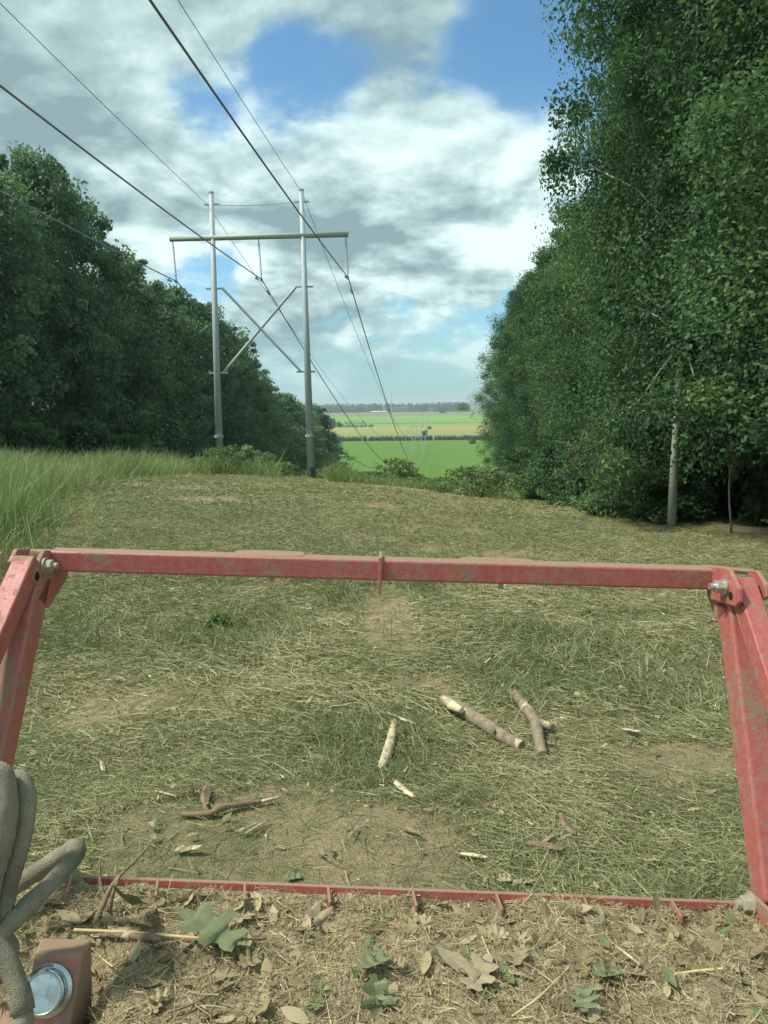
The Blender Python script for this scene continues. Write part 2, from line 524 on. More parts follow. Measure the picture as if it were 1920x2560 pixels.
xs = np.concatenate([-np.geomspace(9000, 60, 26), np.linspace(-55, -9, 40), np.linspace(-8.8, 8.8, 150), np.linspace(9, 55, 40), np.geomspace(60, 9000, 26)])
ys = np.concatenate([np.linspace(-25, .5, 8), np.linspace(.8, 14, 130), np.linspace(14.3, 60, 90), np.linspace(62, 360, 60), np.geomspace(370, 12000, 40)])
XX, YY = np.meshgrid(xs, ys)
ZZ = G(XX, YY)
nx, ny = len(xs), len(ys)
vv = np.stack([XX.ravel(), YY.ravel(), ZZ.ravel()], 1)
ii = (np.arange(ny - 1)[:, None] * nx + np.arange(nx - 1)[None, :]).ravel()
qq = np.stack([ii, ii + 1, ii + 1 + nx, ii + nx], 1)
g = link('ground', npmesh('ground', vv, qq, M['ground'], smooth=True)); tag(g, kind='structure')


# ------------------------------------------------------------------ blades, leaves
def blades(base, direction, length, width, bend, rs, seg=2, twist=True):
    """ribbons: base (n,3), unit direction (n,3), returns verts, quads"""
    n = len(base)
    rv = rs.normal(size=(n, 3))
    side = np.cross(direction, rv); side /= np.linalg.norm(side, axis=1)[:, None] + 1e-9
    cur = np.cross(side, direction)
    V = np.zeros((n, (seg + 1) * 2, 3))
    for k in range(seg + 1):
        u = k / seg
        p = base + direction * (length * u)[:, None] + bend * (u * u)
        wd = (width * (1 - .75 * u) / 2)[:, None]
        V[:, 2 * k] = p - side * wd; V[:, 2 * k + 1] = p + side * wd
    idx = np.arange(n)[:, None] * ((seg + 1) * 2)
    Q = np.concatenate([np.stack([idx[:, 0] + 2 * k, idx[:, 0] + 2 * k + 1, idx[:, 0] + 2 * k + 3, idx[:, 0] + 2 * k + 2], 1) for k in range(seg)])
    return V.reshape(-1, 3), Q


def green_of(x, y):
    """how green the cut grass is at a place (0 dry - 1 green)"""
    g = .55 * vnoise(x, y, 1.3, 21) + .3 * vnoise(x, y, .45, 22) + .15 * vnoise(x, y, 4, 23)
    return g


def bare_of(x, y):
    b = .6 * vnoise(x, y, 1.6, 31) + .4 * vnoise(x, y, .5, 32)
    # wheel-scuffed soil patches seen in the photo
    for (cx, cy, rx, ry) in ((-.75, 3.35, .75, .30), (-.8, 3.3, .7, .32), (-.9, 2.95, .8, .25), (.05, 7.6, .35, 2.2), (1.7, 4.0, .5, .35), (.25, 5.2, .4, .3)):
        b = b + .5 * np.exp(-((x - cx) / rx) ** 2 - ((y - cy) / ry) ** 2)
    return b


rs = np.random.RandomState(4)


def litter(n, y0, y1, Lr, Wr, up, hw=.56):
    yv = np.sqrt(rs.uniform(y0 ** 2, y1 ** 2, n)) if y1 < 9 else rs.uniform(y0, y1, n) ** 1.0
    xv = rs.uniform(-1, 1, n) * (hw * yv + .5)
    b = bare_of(xv, yv); gr = green_of(xv, yv)
    keep = rs.uniform(size=n) > np.clip((b - .60) * 4.2, 0, .9)
    edge = 3.9 + .07 * yv
    keep &= xv < edge + rs.uniform(0, 2, n)
    xv, yv, gr = xv[keep], yv[keep], gr[keep]
    n = len(xv)
    flow = vnoise(xv, yv, .8, 41) * 7.0
    ang = flow + rs.normal(size=n) * (1.5 if y0 < 8 else 3.5)
    el = np.abs(rs.normal(size=n)) * up
    tuft = (gr > .58) & (yv < 10) & (rs.uniform(size=n) < .5)
    el = np.where(tuft, el + rs.uniform(.1, .75, n), el)
    d = np.stack([np.cos(ang) * np.cos(el), np.sin(ang) * np.cos(el), np.sin(el)], 1)
    L = rs.uniform(Lr[0], Lr[1], n) * rs.uniform(.5, 1.2, n); Wd = rs.uniform(Wr[0], Wr[1], n)
    chipm = rs.uniform(size=n) < .025
    L = np.where(chipm, L * .35, L); Wd = np.where(chipm, Wd * 3.2, Wd)
    z = G(xv, yv) + rs.uniform(.0, .035, n)
    base = np.stack([xv, yv, z], 1) - d * (L / 2)[:, None] * np.array([1, 1, 0])
    bend = rs.normal(size=(n, 3)) * (L * .16)[:, None]; bend[:, 2] = -np.abs(bend[:, 2]) * .5
    v, q = blades(base, d, L, Wd, bend, rs)
    val = np.clip(.80 - .75 * np.where(yv < 9, gr, .45 + (gr - .45) * .45) + .16 * np.clip(xv / 3, -1, 1) * np.clip((yv - 7) / 6, 0, 1) + rs.normal(size=n) * .17, 0, .93)
    val = val + .34 * (vnoise(xv, yv, .75, 44) - .5) + .22 * (vnoise(xv * .6, yv, 2.4, 45) - .5) - .16 * np.clip((-xv - 1.5) / 3, 0, 1)
    val = np.clip(val, 0, .93)
    val = np.where(tuft, val * .85, val)
    val = np.where((rs.uniform(size=n) < .03) | chipm, rs.uniform(.7, 1.0, n), val)
    if y0 > 8: val = .42 + (val - .42) * .62
    return v, q, np.tile(val, 2)


parts = [litter(150000, 2.1, 4.5, (.03, .15), (.0022, .0055), .16), litter(150000, 4.2, 8.5, (.05, .20), (.004, .009), .18),
         litter(190000, 8.2, 15, (.05, .14), (.0045, .010), .24), litter(200000, 14.5, 31, (.07, .19), (.009, .017), .28)]
off = 0; VV = []; QQ = []; AA = []
for v, q, a in parts:
    VV.append(v); QQ.append(q + off); AA.append(a); off += len(v)
mg = link('mown_grass', npmesh('mown_grass', np.concatenate(VV), np.concatenate(QQ), M['mown'], np.concatenate(AA)))
tag(mg, 'dry and green cut grass lying over the cleared ground', 'grass', kind='stuff')

n = 2600
ys_ = rs.uniform(5.5, 28, n); xs_ = rs.uniform(-1, 1, n) * .5 * ys_
k = (xs_ < 3.4 + .07 * ys_); xs_, ys_ = xs_[k], ys_[k]; n = len(xs_)
d = np.stack([rs.normal(size=n) * .28, rs.normal(size=n) * .28, np.ones(n)], 1); d /= np.linalg.norm(d, axis=1)[:, None]
L = rs.uniform(.06, .30, n)
v, q = blades(np.stack([xs_, ys_, G(xs_, ys_)], 1), d, L, rs.uniform(.003, .008, n), rs.normal(size=(n, 3)) * (L * .15)[:, None], rs)
o = link('stubble', npmesh('stubble', v, q, M['stubble'], np.tile(rs.uniform(0, 1, n), 2))); tag(o, 'short upright cut stems standing in the mown grass', 'stubble', kind='stuff')

# tall uncut grass on the left and scrub grass behind the crest
def stand(n, sampler, hr, wr, lean, valfn, seed):
    r = np.random.RandomState(seed)
    x, y = sampler(r, n)
    n = len(x)
    ang = r.uniform(0, 6.283, n); el = np.pi / 2 - np.abs(r.normal(size=n)) * lean
    d = np.stack([np.cos(ang) * np.cos(el), np.sin(ang) * np.cos(el), np.sin(el)], 1)
    L = r.uniform(hr[0], hr[1], n) * (.6 + .7 * vnoise(x, y, 1.8, 61))
    if seed == 6: L = L * (1 - .5 * np.clip((x / y * F + 110) / 60, 0, 1))
    base = np.stack([x, y, G(x, y)], 1)
    bend = r.normal(size=(n, 3)) * (L * .22)[:, None]; bend[:, 2] = -np.abs(bend[:, 2]) * 1.2
    v, q = blades(base, d, L, r.uniform(wr[0], wr[1], n), bend, r, seg=3)
    val = np.clip(valfn(x, y, r, n), 0, 1)
    return v, q, np.tile(val, 3)


def tall_area(r, n):
    y = r.uniform(7.5, 46, n); e = -np.interp(y, [7.5, 9.8, 18, 35, 46], [4.6, 5.4, 6.9, 8.6, 8.6]) + (vnoise(y, y * 0, 2.2, 71) - .5) * 1.6 + r.exponential(.35, n) * (r.uniform(size=n) < .3)
    x = e - np.abs(r.normal(size=n)) * 0 - r.uniform(0, 1, n) ** 1.3 * (4.5 + .45 * y)
    return x, y


v1 = stand(120000, tall_area, (.35, .88), (.008, .018), .40, lambda x, y, r, n: .25 + .5 * vnoise(x, y, 2.5, 72) + r.normal(size=n) * .22, 5)


def crest_area(r, n):
    y = 26 + r.uniform(0, 1, n) ** 1.2 * 26; x = r.uniform(-9.2, 5.5, n) + .07 * y
    nearpole = (x > -.147 * y) & (x < -.075 * y) & (y < 45.5)
    k = ~nearpole & (y > 27.5 + (vnoise(x, y * 0, 2.0, 73) - .5) * 3 - .1 * x)
    return x[k], y[k]


v2 = stand(55000, crest_area, (.35, 1.15), (.014, .03), .38, lambda x, y, r, n: .2 + .4 * vnoise(x, y, 2.5, 74) + r.normal(size=n) * .2, 6)
for nm_, (v, q, a), lb in (('tall_grass', v1, 'tall uncut green grass along the left side of the clearing'),
                           ('scrub_grass', v2, 'tall scrub grass growing where the cleared hill drops away')):
    o = link(nm_, npmesh(nm_, v, q, M['tall'], a)); tag(o, lb, 'grass', kind='stuff')


def leafcloud(centres, crad, nper, leaf, rs, flat=.75, droop=.25, cval=None):
    """rhombic folded leaves spread through clumps; returns verts, quads, values"""
    C_ = np.repeat(centres, nper, axis=0); Rr = np.repeat(crad, nper)
    n = len(C_)
    u = rs.normal(size=(n, 3)); u /= np.linalg.norm(u, axis=1)[:, None]
    r = rs.uniform(0, 1, n) ** .45
    p = C_ + u * (Rr * r)[:, None] * np.array([1, 1, flat])
    d = u * .6 + rs.normal(size=(n, 3)) * .7; d[:, 2] -= droop; d /= np.linalg.norm(d, axis=1)[:, None]
    nrm = np.array([0, 0, 1.0]) * .8 + u * .5 + rs.normal(size=(n, 3)) * .55
    side = np.cross(d, nrm); side /= np.linalg.norm(side, axis=1)[:, None] + 1e-9
    L = leaf * rs.uniform(.6, 1.25, n)
    wv = L * rs.uniform(.26, .38, n)
    v = np.stack([p - d * (L * .5)[:, None], p + side * wv[:, None] - d * (L * .04)[:, None], p + d * (L * .5)[:, None], p - side * wv[:, None] - d * (L * .04)[:, None]], 1)
    q = np.arange(n)[:, None] * 4 + np.arange(4)[None, :]
    cv = np.repeat(cval if cval is not None else rs.uniform(0, 1, len(centres)), nper)
    val = np.clip(.68 * cv + .30 * rs.uniform(size=n), 0, 1)
    return v.reshape(-1, 3), q, val


def tree_protos(seed, H, R, zb, ncl, nper, leaf, crm=1.0, trunk_r=.16, lean=0.0, matname='leaf', wisp=.25, bark='bark'):
    rs = np.random.RandomState(seed)
    n = ncl
    h = rs.uniform(0, 1, n) ** .9
    z = zb + h * (H - zb)
    prof = R * np.clip(np.sin(np.pi * np.clip(.14 + .80 * h, 0, 1)) ** .55, .12, 1) * (1 - .25 * h)
    ang = rs.uniform(0, 6.283, n)
    lob = 1 + .28 * np.sin(ang * 3 + seed) * np.cos(h * 9 + seed * 2) + .12 * np.sin(ang * 5 + h * 14)
    rr = prof * lob * np.sqrt(rs.uniform(.12, 1, n))
    cen = np.stack([np.cos(ang) * rr + lean * h * H * .0, np.sin(ang) * rr, z], 1)
    crad = rs.uniform(.5, 1.15, n) * crm * np.interp(h, [0, .8, 1], [1, .9, .6])
    w_ = rs.uniform(size=n) < wisp
    cen[w_, :2] *= 1.18; crad[w_] *= .6
    v, q, a = leafcloud(cen, crad, nper, leaf, rs)
    cm = npmesh('crown', v, q, M[matname], a)
    mb = MB()
    top = H * .86
    pts = [(math.sin(k * .9 + seed) * .10 * k / 3, math.cos(k * .7 + seed) * .10 * k / 3, top * k / 8 - .1) for k in range(9)]
    mb.tube(pts, [trunk_r * (1.25 if k == 0 else 1.0) * (1 - .85 * k / 8) for k in range(9)], 9, wob=.12, seed=seed)
    order = rs.permutation(n)[:22]
    for j in order:
        c = cen[j]; z0 = max(.25 * H, c[2] - .45 * math.hypot(c[0], c[1]) - .6)
        if z0 > top: continue
        k = min(7.9, z0 / top * 8); a0 = Vector(pts[int(k)]).lerp(Vector(pts[int(k) + 1]), k - int(k))
        mid = a0.lerp(Vector(c), .5) + Vector((0, 0, .15 * (c[2] - z0)))
        mb.tube([a0, mid, Vector(c)], [trunk_r * .35 * (1 - .6 * z0 / H), trunk_r * .2, .015], 5)
    me = bpy.data.meshes.new('trunk'); me.from_pydata(mb.v, [], mb.f); me.polygons.foreach_set('use_smooth', [True] * len(me.polygons))
    me.materials.append(M[bark])
    return me, cm


def plant_tree(protos, x, y, s, rz, label, cat, group, name='broadleaf_tree', sz=1.0, cname='crown', tname='trunk', z=None):
    e = empty(name, (x, y, (float(G(x, y)) if z is None else z) - .05), label, cat, group)
    e.rotation_euler.z = rz; e.scale = (s, s, s * sz)
    if protos[0]: link(tname, protos[0], e)
    link(cname, protos[1], e)
    return e


NEARP = [tree_protos(11, 13, 3.1, 1.4, 330, 370, .082), tree_protos(12, 13, 3.3, 1.9, 330, 370, .078, wisp=.35), tree_protos(13, 13, 2.9, 1.2, 320, 370, .084)]
PALE = tree_protos(16, 13, 2.6, 1.0, 280, 330, .082, trunk_r=.08, bark='pale_bark')
THIN = tree_protos(17, 3.2, .9, 1.7, 34, 60, .11, crm=.5, trunk_r=.022, wisp=.5)
OLIV = tree_protos(14, 5.2, 2.0, .5, 170, 150, .14, crm=.75, trunk_r=.08, matname='leaf_olive')
M['leaf_left_veiled'] = leafmat('veiled_left_wood_leaf', [(0, (.065, .115, .085)), (.35, (.10, .17, .118)), (.7, (.15, .23, .14)), (1, (.23, .30, .165))], transl=.38, rough=.6, spec=.2, rnd=.3)  # lighter, bluer leaf copy: the veil over the left wood painted into its colour
MIDP = [tree_protos(21, 15, 3.9, .8, 330, 90, .24, crm=1.2, matname='leaf_left_veiled'), tree_protos(22, 15, 4.3, 1.0, 330, 90, .26, crm=1.25, matname='leaf_left_veiled'), tree_protos(23, 15, 3.6, .6, 300, 90, .24, crm=1.2, wisp=.35, matname='leaf_left_veiled')]


def shrub_protos(seed, H, R, ncl, nper, leaf, matname, crm=.45):
    rs = np.random.RandomState(seed)
    ang = rs.uniform(0, 6.283, ncl); h = rs.uniform(0, 1, ncl)
    rr = R * np.sqrt(rs.uniform(0, 1, ncl)) * np.sqrt(np.clip(1.05 - h ** 2, .05, 1))
    cen = np.stack([np.cos(ang) * rr, np.sin(ang) * rr, .1 + h * H], 1)
    v, q, a = leafcloud(cen, rs.uniform(.5, 1, ncl) * crm, nper, leaf, rs, droop=-.15)
    cm = npmesh('foliage', v, q, M[matname], a)
    mb = MB()
    for j in range(0, min(ncl, 14)):
        c = Vector(cen[j]); mb.tube([(c.x * .1, c.y * .1, -.05), (c.x * .5, c.y * .5, c.z * .6), c], [.02, .012, .005], 5)
    me = bpy.data.meshes.new('stems'); me.from_pydata(mb.v, [], mb.f); me.materials.append(M['bark'])
    return me, cm


SHD = [shrub_protos(31, 2.2, 1.3, 90, 130, .12, 'leaf'), shrub_protos(32, 1.7, 1.5, 90, 130, .11, 'leaf')]
SHF = [shrub_protos(33, 2.6, 2.0, 90, 90, .20, 'leaf', .6)]
SHB = [shrub_protos(34, 1.35, 1.5, 95, 55, .10, 'brush', .27), shrub_protos(35, 1.0, 1.9, 95, 55, .09, 'brush', .25)]

rnd = random.Random(7)
ORD = ['first', 'second', 'third', 'fourth', 'fifth', 'sixth', 'seventh', 'eighth', 'ninth', 'tenth', 'eleventh', 'twelfth', 'thirteenth', 'fourteenth', 'fifteenth',
       'sixteenth', 'seventeenth', 'eighteenth', 'nineteenth', 'twentieth', 'twenty-first', 'twenty-second', 'twenty-third', 'twenty-fourth']

# right wood, front row: (offset from the corridor line, distance, height, proto, width)
RT = [(6.2, 9.6, 13, 0, 1.0), (6.6, 12.2, 15, 1, 1.0), (4.6, 14.2, 15, 3, .95), (6.3, 17, 16, 0, 1.0), (6.9, 20.2, 16.5, 1, 1.0), (7.6, 23.5, 14.2, 2, 1.0), (7.3, 27.5, 12.6, 0, 1.0),
      (7.0, 32, 12.6, 1, 1.0), (7.1, 37, 13.3, 2, 1.0), (6.9, 43, 14.2, 0, 1.05), (7.2, 50, 15.3, 1, 1.1), (7.4, 58, 17, 2, 1.15), (7.8, 67, 18.6, 0, 1.2), (8.4, 78, 18, 1, 1.3)]
for i, (ofx, y, h, p, wd) in enumerate(RT):
    lb = 'tall dark broadleaf tree, %s in the front row of the right wood' % ORD[i]
    if i == 2: lb = 'tall broadleaf tree with bare pale leaning trunk at the right edge of the clearing'
    k = (NEARP + [PALE])[p]; s = wd
    plant_tree(k, ofx + .07 * y, y, s, rnd.uniform(0, 6.28), lb, 'tree', 'trees of the wood on the right', sz=h / 13 / s)
RB = [(10.2, 11, 17, 1), (10.5, 15.5, 18, 0), (10.2, 20, 19, 2), (10.6, 25, 18, 1), (10.8, 31, 16.5, 0), (11, 38, 16, 2), (11.5, 47, 17, 1), (12, 58, 18, 0), (14.5, 14, 19, 2), (14.5, 21, 20, 0), (15, 29, 19, 1)]
for i, (ofx, y, h, p) in enumerate(RB):
    plant_tree(NEARP[p], ofx + .07 * y, y, 1.15, rnd.uniform(0, 6.28), 'taller dark tree deep in the right wood, %s of those behind the front row' % ORD[i], 'tree',
               'trees of the wood on the right', sz=h / 13 / 1.15)
plant_tree(THIN, 6.15, 12.9, 1.0, 1.0, 'thin crooked sapling with few leaves right of the bare pale trunk', 'young tree', 'saplings at the edge of the right wood', name='sapling')
plant_tree(THIN, 6.9, 12.6, 1.25, 3.0, 'broad leaved sapling against the dark gap at the right edge of the photo', 'young tree', 'saplings at the edge of the right wood', name='sapling')
# understorey of the right wood
SAP = [(4.7, 16.6, .52, .3, 'olive green sapling bulging out of the right wood above the cut grass'), (5.2, 17.6, .62, 1.7, 'taller olive sapling just behind the bulging olive one'),
       (4.6, 19.5, .5, 2, 'small olive sapling on the far side of the bulging olive one'), (7.0, 12.0, .5, 4, 'low olive sapling at the right edge of the photo')]
for ofx, y, s_, rz, lb in SAP:
    plant_tree(OLIV, ofx + .07 * y, y, s_, rz, lb, 'young tree', 'saplings at the edge of the right wood', name='sapling')
for i, (ofx, y) in enumerate([(8.2, 14.5), (8.6, 16.8), (7.6, 18.8), (9.6, 13), (10.5, 18), (8.4, 21.5), (11.5, 15), (9.6, 24), (13, 18), (12, 21.5), (10.5, 13.4), (14, 15.5)]):
    plant_tree(SHD[i % 2], ofx + .07 * y, y, 1.35, i * 1.1, 'shaded thicket bush deep under the right wood, %s of those behind the trunks' % ORD[i], 'bush', 'thicket bushes under the right wood', name='thicket_bush',
               cname='foliage', tname='stems', sz=1.5)
for i in range(18):
    y = [9.0, 10.6, 12.3, 15.6, 18, 20, 22.3, 24.6, 27, 29.6, 32.5, 35.6, 39, 43, 47.5, 52.5, 58, 65][i]
    ofx = [5.6, 6.6, 7.2][i] if i < 3 else 4.9 + rnd.uniform(-.5, .3)
    plant_tree(SHD[i % 2], ofx + .07 * y, y, rnd.uniform(.8, 1.15), rnd.uniform(0, 6), 'dark leafy undergrowth bush at the foot of the right wood, %s from the camera' % ORD[i], 'bush',
               'bushes along the foot of the right wood', name='undergrowth_bush', cname='foliage', tname='stems', sz=rnd.uniform(.7, 1.1))

# left wood
LT = []
y = 33.0; i = 0
while y < 175 and i < 20:
    LT.append((y,)); y += 4.3 + y * .035; i += 1
for i, (y,) in enumerate(LT):
    toprel = np.interp(y, [33, 43, 48, 53, 57, 60, 66, 77, 88, 96, 100, 106, 128, 147, 179], [13, 14.6, 15.9, 15.8, 14, 11.8, 10.8, 10.6, 10.4, 9.2, 8, 4.2, 1.2, -.9, -8.8])
    x = -25.6 + .07 * y + rnd.uniform(-.8, .8)
    gz = float(G(x, y)); h = toprel + 2.0 - gz + rnd.uniform(-.6, .6)
    p = MIDP[i % 3]; s = 1.0 + y / 260
    plant_tree(p, x, y, s, rnd.uniform(0, 6.28), 'dark haze-toned broadleaf tree, %s in the front row of the left wood' % ORD[i], 'tree', 'trees of the wood on the left', sz=h / 15 / s)
for i in range(13):
    y = 36 + i * 6.0 + i * i * .35
    x = -31 + .07 * y
    toprel = np.interp(y, [33, 45, 52, 60, 90, 110, 175], [13, 14.5, 14.5, 11.2, 9.2, 3, -8])
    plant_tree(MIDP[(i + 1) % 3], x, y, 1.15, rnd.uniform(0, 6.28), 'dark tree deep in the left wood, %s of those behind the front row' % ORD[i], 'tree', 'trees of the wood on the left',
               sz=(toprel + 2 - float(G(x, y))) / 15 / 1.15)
for i in range(14):
    y = 34 + i * 4.2 + i * i * .35
    plant_tree(SHF[0], -21.6 + .07 * y + rnd.uniform(-.7, .7), y, rnd.uniform(.9, 1.3), rnd.uniform(0, 6), 'dark bush at the foot of the left wood, %s from the left edge' % ORD[i], 'bush',
               'bushes along the foot of the left wood', name='undergrowth_bush', cname='foliage', tname='stems', sz=.95)

# brush behind the crest
BR = [(590, 1.1, 31, 'reddish green bush beside the left pylon pole', 1), (712, .9, 47, 'low bush between the two pylon poles', 0), (850, 1.0, 47, 'wide bush just right of the right pylon pole', 0),
      (905, .55, 32, 'small bush left of the tallest crest bush', 1), (985, 1.0, 36, 'tallest bush on the crest in front of the green field', 0), (1060, .55, 33, 'round bush right of the tallest crest bush', 1),
      (1120, .5, 32, 'low bush near the right wood on the crest', 0), (1170, .7, 30, 'dark bush against the right wood on the crest', 1), (500, .7, 36, 'pale bush left of the left pylon pole', 0),
      (640, .55, 31, 'small leafy bush right of the left pylon pole', 1), (800, .9, 47, 'leafy bush at the foot of the right pylon pole', 1), (945, .5, 34, 'small bush touching the tallest crest bush', 0),
      (1015, .8, 37, 'bush directly behind the tallest crest bush', 1), (1095, .42, 32, 'small round bush in front of the green field', 0), (1200, 1.0, 26, 'leafy bush at the left end of the right wood', 1),
      (420, .6, 36, 'low bush in the tall grass left of the pylon', 1)]
for i, (px, s, y, lb, p) in enumerate(BR):
    x = (px - 960) / F * y
    plant_tree(SHB[p], x, y, s, rnd.uniform(0, 6), lb, 'bush', 'bushes along the crest of the hill', name='crest_bush', cname='foliage', tname='stems')

# ------------------------------------------------------------------ far valley
def far_clump_mesh(name, boxes, size, matk, seed, dens):
    """trees in a far wood: leaf clusters of tree-top size filling lumpy crowns"""
    rs = np.random.RandomState(seed); cen = []; cr = []
    for (x0, x1, y0, y1, z0, h, step) in boxes:
        for x in np.arange(x0, x1, step):
            for yy in np.arange(y0, y1, step * 2.2):
                hh = h * rs.uniform(.78, 1.08); xx = x + rs.uniform(-.4, .4) * step
                for k in range(4):
                    cen.append((xx, yy, z0 + hh * (.18 + .22 * k))); cr.append(step * rs.uniform(.55, .75))
    cen = np.array(cen); cr = np.array(cr)
    v, q, a = leafcloud(cen, cr, dens, size, rs, flat=1.0)
    return npmesh(name, v, q, M[matk], a)


o = link('distant_wood', far_clump_mesh('distant_wood', [(-900, 262, 2250, 2330, -25.5, 24, 13), (318, 1500, 2180, 2260, -25.5, 24.5, 13), (255, 330, 2900, 2950, -25.5, 24, 14)], 5.5, 'far', 8, 34))
tag(o, 'distant belt of dark woodland along the horizon', 'wood', kind='stuff')
o = link('hedgerow', far_clump_mesh('hedgerow', [(-60, 125, 540, 546, -25.4, 3.0, 2.4)], 1.0, 'far', 9, 26))
tag(o, 'low dark hedgerow dividing the bright green field from the yellow field', 'hedge')
for nm_, px, Yv, hgt, lb in (('field_tree', 834, 930, 11, 'lone round tree in the far field left of the wires'), ('field_bush', 1064, 620, 5, 'dark bush beside the first valley pylon'),
                             ('field_bush', 1076, 760, 4, 'low dark clump in the yellow field behind the first valley pylon'), ('field_bush', 1108, 1950, 16, 'round tree standing before the right part of the distant wood')):
    x = (px - 960) / F * Yv
    me = far_clump_mesh('foliage', [(-hgt * .45, hgt * .5, -hgt * .2, hgt * .2, 0, hgt * .85, hgt * .35)], hgt * .18, 'far', int(px), 60)
    e = empty(nm_, (x, Yv, -25.1), lb, 'tree' if nm_ == 'field_tree' or Yv > 1900 else 'bush')
    link('foliage', me, e)
    mb = MB(); mb.tube([(0, 0, -.2), (0, 0, hgt * .5)], [hgt * .04, hgt * .02], 6)
    me = bpy.data.meshes.new('trunk'); me.from_pydata(mb.v, [], mb.f); me.materials.append(M['bark']); link('trunk', me, e)
o = link('ditch_scrub', far_clump_mesh('ditch_scrub', [(-90, -10, 860, 864, -25.5, 3.2, 3.2), (-80, -20, 985, 988, -25.5, 4, 6)], 1.3, 'far', 10, 16))
tag(o, 'broken line of scrub along the edge of the yellow field', 'scrub')

# ------------------------------------------------------------------ pylons and wires
ux, uy = math.cos(math.atan(.07)), -math.sin(math.atan(.07))   # along the crossarm
cdx, cdy = .07 / math.hypot(1, .07), 1 / math.hypot(1, .07)     # along the line


def corr(off, Yv):
    return -10.12 + .07 * Yv + off * ux, Yv + off * uy


LAMB = 2.0
PYL = [44.0]
Z0 = 12.26 - .0


def pylon(Yv, zbase, H, label, detail=True, bases=None):
    """two-pole H frame with crossarm, X brace, insulators"""
    cx, cy = corr(0, Yv)
    e = empty('pylon', (cx, cy, zbase), label, 'pylon', 'H frame pylons of the power line')
    za = zbase + H * .853; sp_ = 2.58

    def Pt(off, z, fwd=0.0):
        return Vector((cx + off * ux + fwd * cdx, cy + off * uy + fwd * cdy, z))
    ns = 12 if detail else 6
    for k, s in enumerate((-1, 1)):
        zb = (bases[k] if bases else zbase)
        mb = MB(); mb.tube([Pt(s * sp_ + s * .18, zb - .3), Pt(s * sp_, zbase + H)], [.24, .13], ns)
        po = mb.build('pole', M['galv'], e, smooth=detail)
        if detail:
            zc = zb + 3.0 if k else zb + 3.0
            rr = .24 - .11 * (zc - zb) / H
            zc2 = zbase + 2.75
            mb = MB(); mb.tube([Pt(s * (sp_ + .16), zc2), Pt(s * (sp_ + .16), zc2 + .12)], [.29, .29], 12); mb.build('collar', M['galv'], po)
            mb = MB(); mb.tube([Pt(s * (sp_ + .18), zb - .3), Pt(s * (sp_ + .175), zbase + .95)], [.262, .256], 12); mb.build('pole_foot', M['galv_dark'], po)
            mb = MB(); mb.tube([Pt(s * sp_, zbase + H - .02), Pt(s * sp_, zbase + H + .06)], [.15, .15], 10); mb.build('pole_cap', M['galv'], po)
            mb = MB(); mb.bar(Pt(s * sp_ - s * .16, za + .55, -.16), Pt(s * sp_ - s * .16, za + 1.1, -.16), .10, .12); mb.build('bracket', M['galv'], po)
            mb = MB(); mb.bar(Pt(s * sp_ - .42, zbase + H - .62), Pt(s * sp_ + .42, zbase + H - .62), .07, .09); mb.build('shield_wire_bracket', M['galv'], po)
    mb = MB(); mb.tube([Pt(-5.1, za), Pt(5.2, za)], .16 if detail else .2, ns); mb.build('crossarm', M['arm'], e, smooth=detail)
    zt, zl = za - 2.82, za - 7.6
    for s in (-1, 1):
        mb = MB(); mb.tube([Pt(s * (sp_ - .45), zt, .0), Pt(-s * (sp_ - .25), zl, .05 * s)], .085 if detail else .1, 6); mb.build('brace', M['galv'], e)
    if detail:
        for s in (-1, 1):
            for z in (zt, zl):
                mb = MB(); mb.bar(Pt(s * sp_ - .55, z), Pt(s * sp_ + .55, z), .05, .10); mb.build('brace_bracket', M['galv'], e)
    ends = []
    for off in (-4.95, 0.05, 5.05):
        top = Pt(off, za - .16); bot = Pt(off + (.10 if detail else 0), za - 2.35)
        mb = MB()
        if detail:
            mb.tube([top, top.lerp(bot, .12)], .03, 6); N = 15
            for j in range(N):
                a_ = top.lerp(bot, .12 + .76 * j / N); b_ = top.lerp(bot, .12 + .76 * (j + .55) / N)
                mb.tube([a_, b_], [.035, .075], 8)
            mb.tube([top.lerp(bot, .86), bot], .03, 6)
            it = mb.build('insulator', M['insul'], e)
            mb = MB(); mb.bar(bot + Vector((-.18 * 0, -.22, -.03)), bot + Vector((0, .22, -.03)), .09, .14); mb.build('wire_clamp', M['insul'], it)
        else:
            mb.tube([top, bot], .09, 5); mb.build('insulator', M['insul'], e)
        ends.append(bot)
    tops = [Pt(-sp_ - .25, zbase + H - .62), Pt(sp_ + .05, zbase + H - .15)]
    return e, ends, tops


Hh = 16.56
zbase1 = float(G(-4.2, 44)) - .0
e1, c1, s1 = pylon(44, -2.66, Hh, 'nearest steel two-pole pylon with crossarm and X brace behind the cleared field',
                   bases=[float(G(*corr(-2.7, 44))), float(G(*corr(2.7, 44)))])
VY = [410, 770, 1120, 1480, 1830]
nodes = [(c1, s1)]
for i, Yv in enumerate(VY):
    e_, c_, s_ = pylon(Yv, -25.0, Hh, '%s pylon out in the valley, counted from the camera' % ORD[i], detail=False)
    nodes.append((c_, s_))
# span behind the camera: aims for the previous pylon on the ridge
def aim(p, px, py, sag):
    """far end of the span behind the camera so that the wire passes the surveyed line of sight"""
    d = R3 @ Vector(((px - 960) / F, -(py - 1280) / F, -1.0)); hn = Vector((1, -.07, 0))
    k = (p - EYE).dot(hn) / d.dot(hn); q = EYE + d * k; t_ = (p.y - q.y) / 150
    return p + Vector((-.07 * 150, -150, (q.z - p.z + 4 * sag * t_ * (1 - t_)) / t_))


